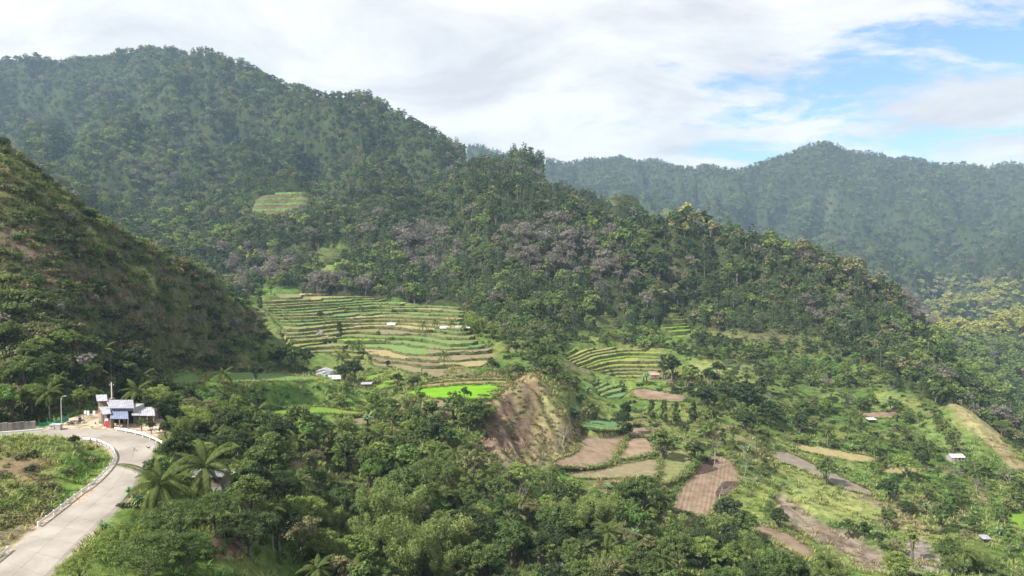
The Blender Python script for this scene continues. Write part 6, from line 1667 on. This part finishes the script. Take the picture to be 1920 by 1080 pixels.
guardrail([PZ(a, b, -36.15) for a, b in [(216,808),(235,811),(255,815),(275,821),(292,828),(305,835)]], 'curved white guardrail on the outside of the bend before the house', 7)
guardrail([PZ(a, b, z) for a, b, z in [(-90,824,-35.0),(0,817,-35.4),(40,814,-35.6),(82,810,-35.8)]], 'white guardrail beside the stained retaining wall', 6)
def wall_left():
    A = np.array(PZ(-110, 820, -35.1)); B = np.array(PZ(66, 808, -35.8)); root = obj('retaining_wall', None, None, tuple(A)); tag(root, 'stained grey concrete retaining wall at the foot of the hill', 'wall')
    n = 16; t = (B-A)/n; tn = t/np.linalg.norm(t); nn = np.array((-tn[1], tn[0], 0)); off = nn*1.2
    for i in range(n):
        a = t*i+off+tn*0.03; b = t*(i+1)+off-tn*0.03; hgt = 1.75+0.08*math.sin(i*2.1); mb = MB(); d = nn*0.35
        v = [a, b, b+d, a+d]; k = len(mb.v); mb.v += [tuple(x_+np.array((0, 0, -0.5))) for x_ in v]+[tuple(x_+np.array((0, 0, hgt))) for x_ in v]
        for q_ in ((0, 1, 5, 4), (1, 2, 6, 5), (2, 3, 7, 6), (3, 0, 4, 7), (4, 5, 6, 7)): mb.f.append(tuple(k+w for w in q_)); mb.m.append(0)
        mb.build('panel', ['stained_wall'], root)
wall_left()
def street_lamp():
    x, y, z = PZ(110, 803, -36.05); r = obj('street_lamp', None, None, (x, y+1.0, z)); tag(r, 'thin grey street lamp with curved arm beside the green net fence', 'street lamp')
    mb = MB(); mb.tube([(0, 0, -0.3), (0, 0, 5.6), (0.08, 0, 6.1), (0.35, -0.05, 6.5), (0.8, -0.1, 6.65)], [0.10, 0.075, 0.07, 0.06, 0.05], 8); mb.build('pole', ['galvanised'], r, smooth=True)
    mb = MB(); mb.box(0.75, 1.25, -0.22, 0.02, 6.58, 6.70); mb.build('lamp_head', ['galvanised'], r)
    x, y, z = PZ(210, 806, -36.1); r = obj('utility_pole', None, None, ((210-960)/F*(153*CP+33*SP), 153.0, z)); tag(r, 'pale utility pole rising behind the roadside house', 'pole')
    mb = MB(); mb.tube([(0, 0, -0.4), (0, 0, 7.6)], [0.17, 0.12], 8); mb.build('pole', ['concrete'], r, smooth=True)
    mb = MB(); mb.box(-0.5, 0.5, -0.06, 0.06, 6.9, 7.0); mb.build('crossarm', ['wall_wood'], r)
    for k in (-0.45, 0.45): mb = MB(); mb.tube([(k, 0, 7.0), (k, 0, 7.22)], [0.05, 0.03], 6); mb.build('insulator', ['cloth_white'], r)
    mb = MB(); a = np.array((0.0, 0, 6.6)); b = np.array((-13.0, 22.0, 9.5)); pts = [tuple(a+(b-a)*f-np.array((0, 0, 1.2*4*f*(1-f)*0.5))) for f in np.linspace(0, 1, 12)]
    mb.tube(pts, [0.02]*12, 3); mb.build('wire', ['wire'], r)
street_lamp()
def fence_net():
    r = obj('net_fence', None, None, PZ(88, 806, -36.0)); tag(r, 'green plastic net fence behind the concrete blocks', 'fence'); ox, oy, oz = r.location
    pts = [np.array(PZ(a, b, -36.0))-np.array((ox, oy, oz)) for a, b in [(66,805),(82,803),(98,802),(112,799),(122,796)]]
    tops = [1.5, 1.35, 1.5, 1.9, 2.2]
    for p in pts: mb = MB(); mb.tube([tuple(p+(0, 1.2, -0.3)), tuple(p+(0, 1.2, 1.9))], [0.05, 0.04], 5); mb.build('post', ['wall_wood'], r)
    mb = MB()
    for i in range(4):
        a, b = pts[i]+(0, 1.1, 0), pts[i+1]+(0, 1.1, 0)
        for k in range(6):
            f0, f1 = k/6, (k+1)/6; s0 = tops[i]*(1-f0)+tops[i+1]*f0-0.5*math.sin(math.pi*f0); s1 = tops[i]*(1-f1)+tops[i+1]*f1-0.5*math.sin(math.pi*f1)
            p, q = a+(b-a)*f0, a+(b-a)*f1
            mb.quad(tuple(p+(0, 0, s0*0.25)), tuple(q+(0, 0, s1*0.25)), tuple(q+(0, 0.02, s1)), tuple(p+(0, 0.02, s0)))
    mb.build('net', ['net_green'], r)
    r = obj('block_stack', None, None, PZ(100, 808, -36.0)); tag(r, 'stacked pale concrete slabs beside the street lamp', 'concrete slabs')
    rs = random.Random(4)
    for lv in range(4):
        for k in range(2): mb = MB(); mb.box(-1.1+k*1.1, -0.08+k*1.1, 0.3+rs.uniform(0, .2), 1.4, lv*0.32+0.004*lv, lv*0.32+0.28); mb.build('slab', ['concrete'], r, rot=(0, 0, rs.uniform(-.06, .06)))
    mb = MB(); mb.box(-0.3, 0.3, -0.25, 0.25, -0.2, 1.25); mb.box(-0.34, 0.34, -0.29, 0.29, 1.25, 1.33)
    tag(mb.build('bollard', ['concrete'], None, loc=PZ(111, 808, -36.05)), 'short pale concrete post at the yard entrance', 'post')
fence_net()
def motorcycle(px, py, rz, label):
    r = obj('motorcycle', None, None, PZ(px, py, -36.1), (0, 0, rz)); tag(r, label, 'motorcycle', 'motorcycles parked at the yard')
    for x in (-0.62, 0.62):
        mb = MB(); ring = [(x+0.28*math.cos(t), 0, 0.30+0.28*math.sin(t)) for t in np.linspace(0, 2*math.pi, 15)]; mb.tube(ring, [0.055]*15, 5, cap=False); w = mb.build('wheel', ['rubber'], r)
        mb = MB(); mb.tube([(x, -0.05, 0.30), (x, 0.05, 0.30)], [0.08, 0.08], 8); mb.tube([(x-0.26, 0, 0.3), (x+0.26, 0, 0.3)], [0.012]*2, 4); mb.tube([(x, 0, 0.04), (x, 0, 0.56)], [0.012]*2, 4); mb.build('hub', ['galvanised'], w)
    mb = MB(); mb.tube([(-0.62, 0, 0.32), (-0.1, 0, 0.42), (0.35, 0, 0.75), (0.5, 0, 0.92)], [0.05, 0.11, 0.09, 0.04], 6); mb.tube([(0.5, 0, 0.95), (0.64, 0, 0.30)], [0.04, 0.03], 5); mb.build('frame', ['cloth_black'], r)
    mb = MB(); mb.tube([(-0.72, 0, 0.78), (-0.4, 0, 0.80), (0.05, 0, 0.74)], [0.09, 0.14, 0.10], 6); mb.build('seat', ['rubber'], r)
    mb = MB(); mb.tube([(0.02, 0, 0.72), (0.2, 0, 0.80), (0.38, 0, 0.76)], [0.09, 0.15, 0.08], 7); mb.build('tank', ['cloth_blue'], r)
    mb = MB(); mb.tube([(0.42, -0.34, 1.0), (0.5, 0, 0.97), (0.42, 0.34, 1.0)], [0.025]*3, 5); mb.build('handlebar', ['galvanised'], r)
    mb = MB(); mb.tube([(0.55, 0, 0.85), (0.66, 0, 0.85)], [0.06, 0.1], 8); mb.build('headlight', ['cloth_white'], r)
motorcycle(132, 799, 0.15, 'dark blue motorcycle parked in front of the others by the yard')
motorcycle(139, 796, 0.35, 'motorcycle parked behind the dark blue one, next to it')
motorcycle(152, 794, 1.2, 'motorcycle beside the person dressed in black')
def person():
    loc = PZ(150, 795, -36.1); r = obj('person', None, None, loc, (0, 0, 0.5)); tag(r, 'person in dark clothes standing beside a motorcycle in the yard', 'person')
    J = {'hip': (0, 0, 0.92, .15), 'chest': (0, 0, 1.28, .16), 'neck': (0, 0, 1.46, .06), 'head': (0, -0.02, 1.62, .105), 'crown': (0, -0.01, 1.70, .08)}
    for s, nm in ((-1, 'l'), (1, 'r')):
        J['hp'+nm] = (s*.10, 0, .88, .10); J['kn'+nm] = (s*.12, -.03, .48, .065); J['an'+nm] = (s*.13, 0, .08, .045); J['to'+nm] = (s*.14, -.16, .035, .04)
        J['sh'+nm] = (s*.20, 0, 1.38, .065); J['el'+nm] = (s*.26, -.02, 1.10, .045); J['wr'+nm] = (s*.27, -.14, .90, .032); J['ha'+nm] = (s*.27, -.20, .84, .03)
    K = list(J); E = [('hip', 'chest'), ('chest', 'neck'), ('neck', 'head'), ('head', 'crown')]
    for nm in 'lr': E += [('hip', 'hp'+nm), ('hp'+nm, 'kn'+nm), ('kn'+nm, 'an'+nm), ('an'+nm, 'to'+nm), ('chest', 'sh'+nm), ('sh'+nm, 'el'+nm), ('el'+nm, 'wr'+nm), ('wr'+nm, 'ha'+nm)]
    me = bpy.data.meshes.new('body'); me.from_pydata([J[k][:3] for k in K], [(K.index(a), K.index(b)) for a, b in E], []); me.update()
    me.materials.append(MATS['skin']); o = obj('body', me, r); md = o.modifiers.new('skin', 'SKIN')
    for i, k in enumerate(K): me.skin_vertices[0].data[i].radius = (J[k][3], J[k][3]*0.8)
    me.skin_vertices[0].data[0].use_root = True; o.modifiers.new('sub', 'SUBSURF').levels = 1
    mb = MB(); mb.tube([(0, 0, 0.86), (0, 0, 1.05), (0, 0, 1.30), (0, 0, 1.44)], [.19, .185, .215, .10], 10)
    for s in (-1, 1): mb.tube([(s*.19, 0, 1.39), (s*.25, -.01, 1.14)], [.085, .07], 7)
    mb.build('shirt', ['cloth_black'], r, smooth=True)
    mb = MB(); mb.tube([(0, 0, 0.80), (0, 0, 0.96)], [.185, .175], 10)
    for s in (-1, 1): mb.tube([(s*.10, 0, .90), (s*.12, -.03, .48), (s*.13, 0, .12)], [.125, .085, .075], 7)
    mb.build('trousers', ['cloth_blue'], r, smooth=True)
    mb = MB(); mb.tube([(0, 0.02, 1.60), (0, 0.03, 1.70), (0, 0.01, 1.77), (0, 0, 1.80)], [.10, .115, .085, .02], 9); mb.build('hair', ['cloth_black'], r, smooth=True)
person()
def clothesline():
    r = obj('clothesline', None, None, PZ(170, 783, -36.1)); tag(r, 'clothesline with white washing at the back of the yard', 'clothesline')
    for x in (-1.6, 1.9): mb = MB(); mb.tube([(x, 0, -0.2), (x, 0, 1.75)], [.05, .04], 5); mb.build('post', ['wall_wood'], r)
    mb = MB(); mb.tube([(-1.6, 0, 1.7), (0.1, 0, 1.55), (1.9, 0, 1.7)], [.015]*3, 4); mb.build('rope', ['wire'], r)
    rs = random.Random(8)
    for i, m in enumerate(['cloth_white', 'cloth_white', 'cloth_black', 'cloth_white', 'cloth_red']):
        x0 = -1.45+i*0.65; w = 0.52; h = rs.uniform(0.7, 1.1); mb = MB()
        for k in range(4):
            a, b = x0+w*k/4, x0+w*(k+1)/4; da, db = 0.05*math.sin(k*1.9), 0.05*math.sin((k+1)*1.9); mb.quad((a, da, 1.58-h), (b, db, 1.58-h+0.03), (b, 0.01, 1.58), (a, 0.01, 1.58))
        mb.build('garment', [m], r)
clothesline()
def chicken(px, py, rz, mat, label, z):
    r = obj('chicken', None, None, PZ(px, py, z), (0, 0, rz)); tag(r, label, 'chicken', 'chickens on the road and yard')
    mb = MB(); mb.tube([(-0.30, 0, 0.42), (-0.2, 0, 0.32), (-0.05, 0, 0.27), (0.10, 0, 0.28), (0.18, 0, 0.36), (0.22, 0, 0.46), (0.27, 0, 0.50), (0.33, 0, 0.49)], [0.03, 0.08, 0.13, 0.12, 0.07, 0.045, 0.05, 0.012], 8); mb.build('body', [mat], r, smooth=True)
    mb = MB(); mb.poly([(-0.22, 0.02, 0.34), (-0.30, 0.03, 0.60), (-0.44, 0.0, 0.56), (-0.40, -0.02, 0.42)]); mb.build('tail', [mat], r)
    for s in (-1, 1): mb = MB(); mb.tube([(0, s*0.05, 0.2), (0.02, s*0.05, 0.0)], [0.018, 0.014], 4); mb.tube([(0.02, s*0.05, 0.01), (0.09, s*0.05, 0.01)], [0.012, 0.008], 4); mb.build('leg', ['soil_light'], r)
    mb = MB(); mb.box(0.25, 0.30, -0.01, 0.01, 0.53, 0.58); mb.build('comb', ['cloth_red'], r)
chicken(252, 845, 2.5, 'wall_wood', 'brown chicken in the middle of the road bend', -36.4)
chicken(279, 842, 0.4, 'cloth_black', 'black chicken near the outer edge of the road bend', -36.4)
chicken(173, 803, 1.0, 'wall_wood', 'brown chicken at the edge of the sandy yard', -36.05)
chicken(179, 796, 2.0, 'cloth_black', 'dark chicken in the middle of the sandy yard', -36.05)
def fallen_tree():
    for px, py, y, rot, H, lab in ((352, 676, 262, (1.15, 0.3, 0.6), 10, 'fallen dead tree with reddish bare branches at the hill foot'), (325, 620, 268, (0.5, 0.5, 0.2), 7, 'bleached bent dead trunk above the fallen tree')):
        x, yy, z = hit(px, py, 180, 400); rs = np.random.default_rng(int(px)); mb = MB(); tips = []
        branch_rec(mb, rs, (0, 0, -0.4), (0.05, 0, 1), H*0.42, 0.020*H, 3, tips, 5)
        r = obj('dead_tree', None, None, (x, yy, z+0.2), rot); tag(r, lab, 'tree'); mb.build('trunk', ['dead_wood'], r, smooth=True)
fallen_tree()
def hedge(px, label, w, h, seed):
    rs = np.random.default_rng(seed); pts = np.array([hit(a, b, 150, 400) for a, b in px]); L = np.r_[0, np.cumsum(np.hypot(*np.diff(pts[:, :2], axis=0).T))]
    n = int(L[-1]/0.45); s = np.linspace(0, L[-1], n); C = np.stack([np.interp(s, L, pts[:, k]) for k in range(3)], 1); C[:, :2] += rs.normal(size=(n, 2))*w*0.3; C[:, 2] = height(C[:, 0], C[:, 1])+h*rs.uniform(0.25, 0.7, n)
    o = C[0].copy(); V, Q, t = crown_leaves(rs, C-o, np.full(n, w*0.5), 14, 0.5, 0.9)
    r = obj('hedge', None, None, tuple(o)); tag(r, label, 'hedge'); obj('foliage', mesh('hedge_foliage', V, Q, ['leaf_lush'], tint=t), r)
hedge([(1062,880),(1120,877),(1180,863),(1228,853)], 'low green hedge between the bare brown fields and the planted rows', 1.8, 1.3, 1)
hedge([(1255,948),(1272,912),(1296,880),(1322,854)], 'green hedge along the uphill edge of the ploughed field', 2.0, 1.4, 2)
hedge([(1158,860),(1165,838),(1174,822)], 'thin green hedge between the two bare brown fields', 0.9, 0.8, 3)
hedge([(1232,905),(1238,880),(1245,852)], 'green hedge between the planted rows and the olive plot', 1.2, 1.0, 4)

# ------------------------------------------------------------------ labels of the plants
MARKS = {'the roadside house': (225, 780), 'the street lamp': (111, 770), 'the white roofed house under the palms': (385, 900), 'the road bend': (250, 860), 'the lower road': (120, 990), 'the fallen dead tree': (347, 660), 'the round mango tree': (480, 695),
 'the teal fronted house': (606, 698), 'the big mango tree': (660, 690), 'the yellow rice terraces': (600, 660), 'the weathered grey hut': (600, 627), 'the long red house': (577, 553), 'the terrace huts': (800, 618), 'the brown terraces': (830, 675), 'the lime green paddy': (850, 735),
 'the landslide scarp': (975, 770), 'the landslide mound foot': (1060, 860), 'the vegetable plot': (1125, 797), 'the large bare field': (1110, 845), 'the planted rows': (1150, 885), 'the ploughed field': (1320, 910), 'the rusty roofed hut': (1228, 706), 'the yellow green terraces': (1150, 672),
 'the long grey strip field': (1545, 885), 'the eroded gully': (1540, 985), 'the lower brown strip': (1460, 1015), 'the straw coloured field': (1685, 880), 'the white roof on the slope': (1797, 860), 'the dry grass knoll': (1820, 770), 'the thin tan field cut': (1645, 778), 'the bright plot at the edge': (1905, 970),
 'the bamboo grove': (750, 970), 'the second bamboo grove': (1090, 960), 'the small brown clearing': (557, 872), 'the light grass strip': (590, 770), 'the tan soil patch': (677, 788), 'the central ridge crest': (1040, 335), 'the wooded pointed peak': (985, 270), 'the high mountain terraces': (540, 380),
 'the bright forest clearing': (622, 480), 'the right ridge crest': (1400, 420), 'the ridge end': (1700, 560), 'the bare tree patch': (1020, 470), 'the second bare tree patch': (1140, 490), 'the yellowish terraces': (1268, 608), 'the hill crest': (150, 380), 'the hill face': (150, 560), 'the grassy bank': (100, 880),
 'the pale crop field': (490, 708), 'the lower edge': (1300, 1070), 'the corner trees': (280, 1030), 'the forest edge': (1520, 640), 'the gorge side': (1840, 720), 'the ridge foot': (1100, 600), 'the mountain foot': (760, 540), 'the hill end': (420, 580)}
COLW = {'leaf_dark': 'dark green', 'leaf_mid': 'mid green', 'leaf_light': 'light green', 'leaf_olive': 'olive green', 'leaf_yellow': 'yellow green', 'leaf_dry': 'grey brown', 'leaf_pine': 'deep green', 'leaf_bamboo': 'fresh green', 'leaf_palm': 'green', 'leaf_banana': 'blue green', 'leaf_lush': 'lush green', 'leaf_straw': 'straw coloured', 'leaf_grass': 'grass green'}
KINDW = {'broad': 'broadleaf tree', 'bare': 'thinly leaved tree', 'pine': 'pine tree', 'column': 'slender columnar tree', 'bamboo': 'feathery bamboo clump', 'banana': 'banana plant', 'shrub': 'rounded shrub', 'palm': 'coconut palm'}
GRPW = {'broad': 'broadleaf trees of the valley', 'bare': 'thinly leaved trees', 'pine': 'pine like trees on the ridges', 'column': 'columnar trees', 'bamboo': 'bamboo clumps', 'banana': 'banana plants', 'shrub': 'shrubs on slopes and banks', 'palm': 'coconut palms'}
ORD = ['', 'second', 'third', 'fourth', 'fifth', 'sixth', 'seventh', 'eighth', 'ninth', 'tenth', 'eleventh', 'twelfth', 'thirteenth', 'fourteenth', 'fifteenth', 'sixteenth', 'seventeenth', 'eighteenth', 'nineteenth', 'twentieth', 'twenty-first', 'twenty-second', 'twenty-third', 'twenty-fourth', 'twenty-fifth', 'twenty-sixth', 'twenty-seventh', 'twenty-eighth']
def label_plants():
    mk = list(MARKS.items()); mp = np.array([m[1] for m in mk], float); bins = {}
    for o, f, x, y, z, h, mat, ex in NEWPL:
        qx, qy = proj(x, y, z+h*0.5); d = np.hypot(mp[:, 0]-qx, (mp[:, 1]-qy)*1.3); k = int(d.argmin()); dx, dy = qx-mp[k, 0], qy-mp[k, 1]
        rel = 'above' if dy < -0.8*abs(dx) else ('below' if dy > 0.8*abs(dx) else ('left of' if dx < 0 else 'right of'))
        size = h*F/y; sw = ('small ' if h < 5 else ('tall ' if h > 9 else '')) if f in ('broad', 'bare', 'palm', 'pine') else ''
        key = (f, sw, COLW[mat], rel, mk[k][0]); bins.setdefault(key, []).append((float(d[k]), o)); o['group'] = GRPW[f]
    for (f, sw, cw, rel, m), lst in bins.items():
        lst.sort(key=lambda q: q[0])
        base = '%s%s %s %s %s' % (sw, cw, KINDW[f], rel, m)
        for i, (dd, o) in enumerate(lst):
            o['label'] = base if len(lst) == 1 else base+', '+('first' if i == 0 else ORD[min(i, len(ORD)-1)])+' one out'
label_plants()
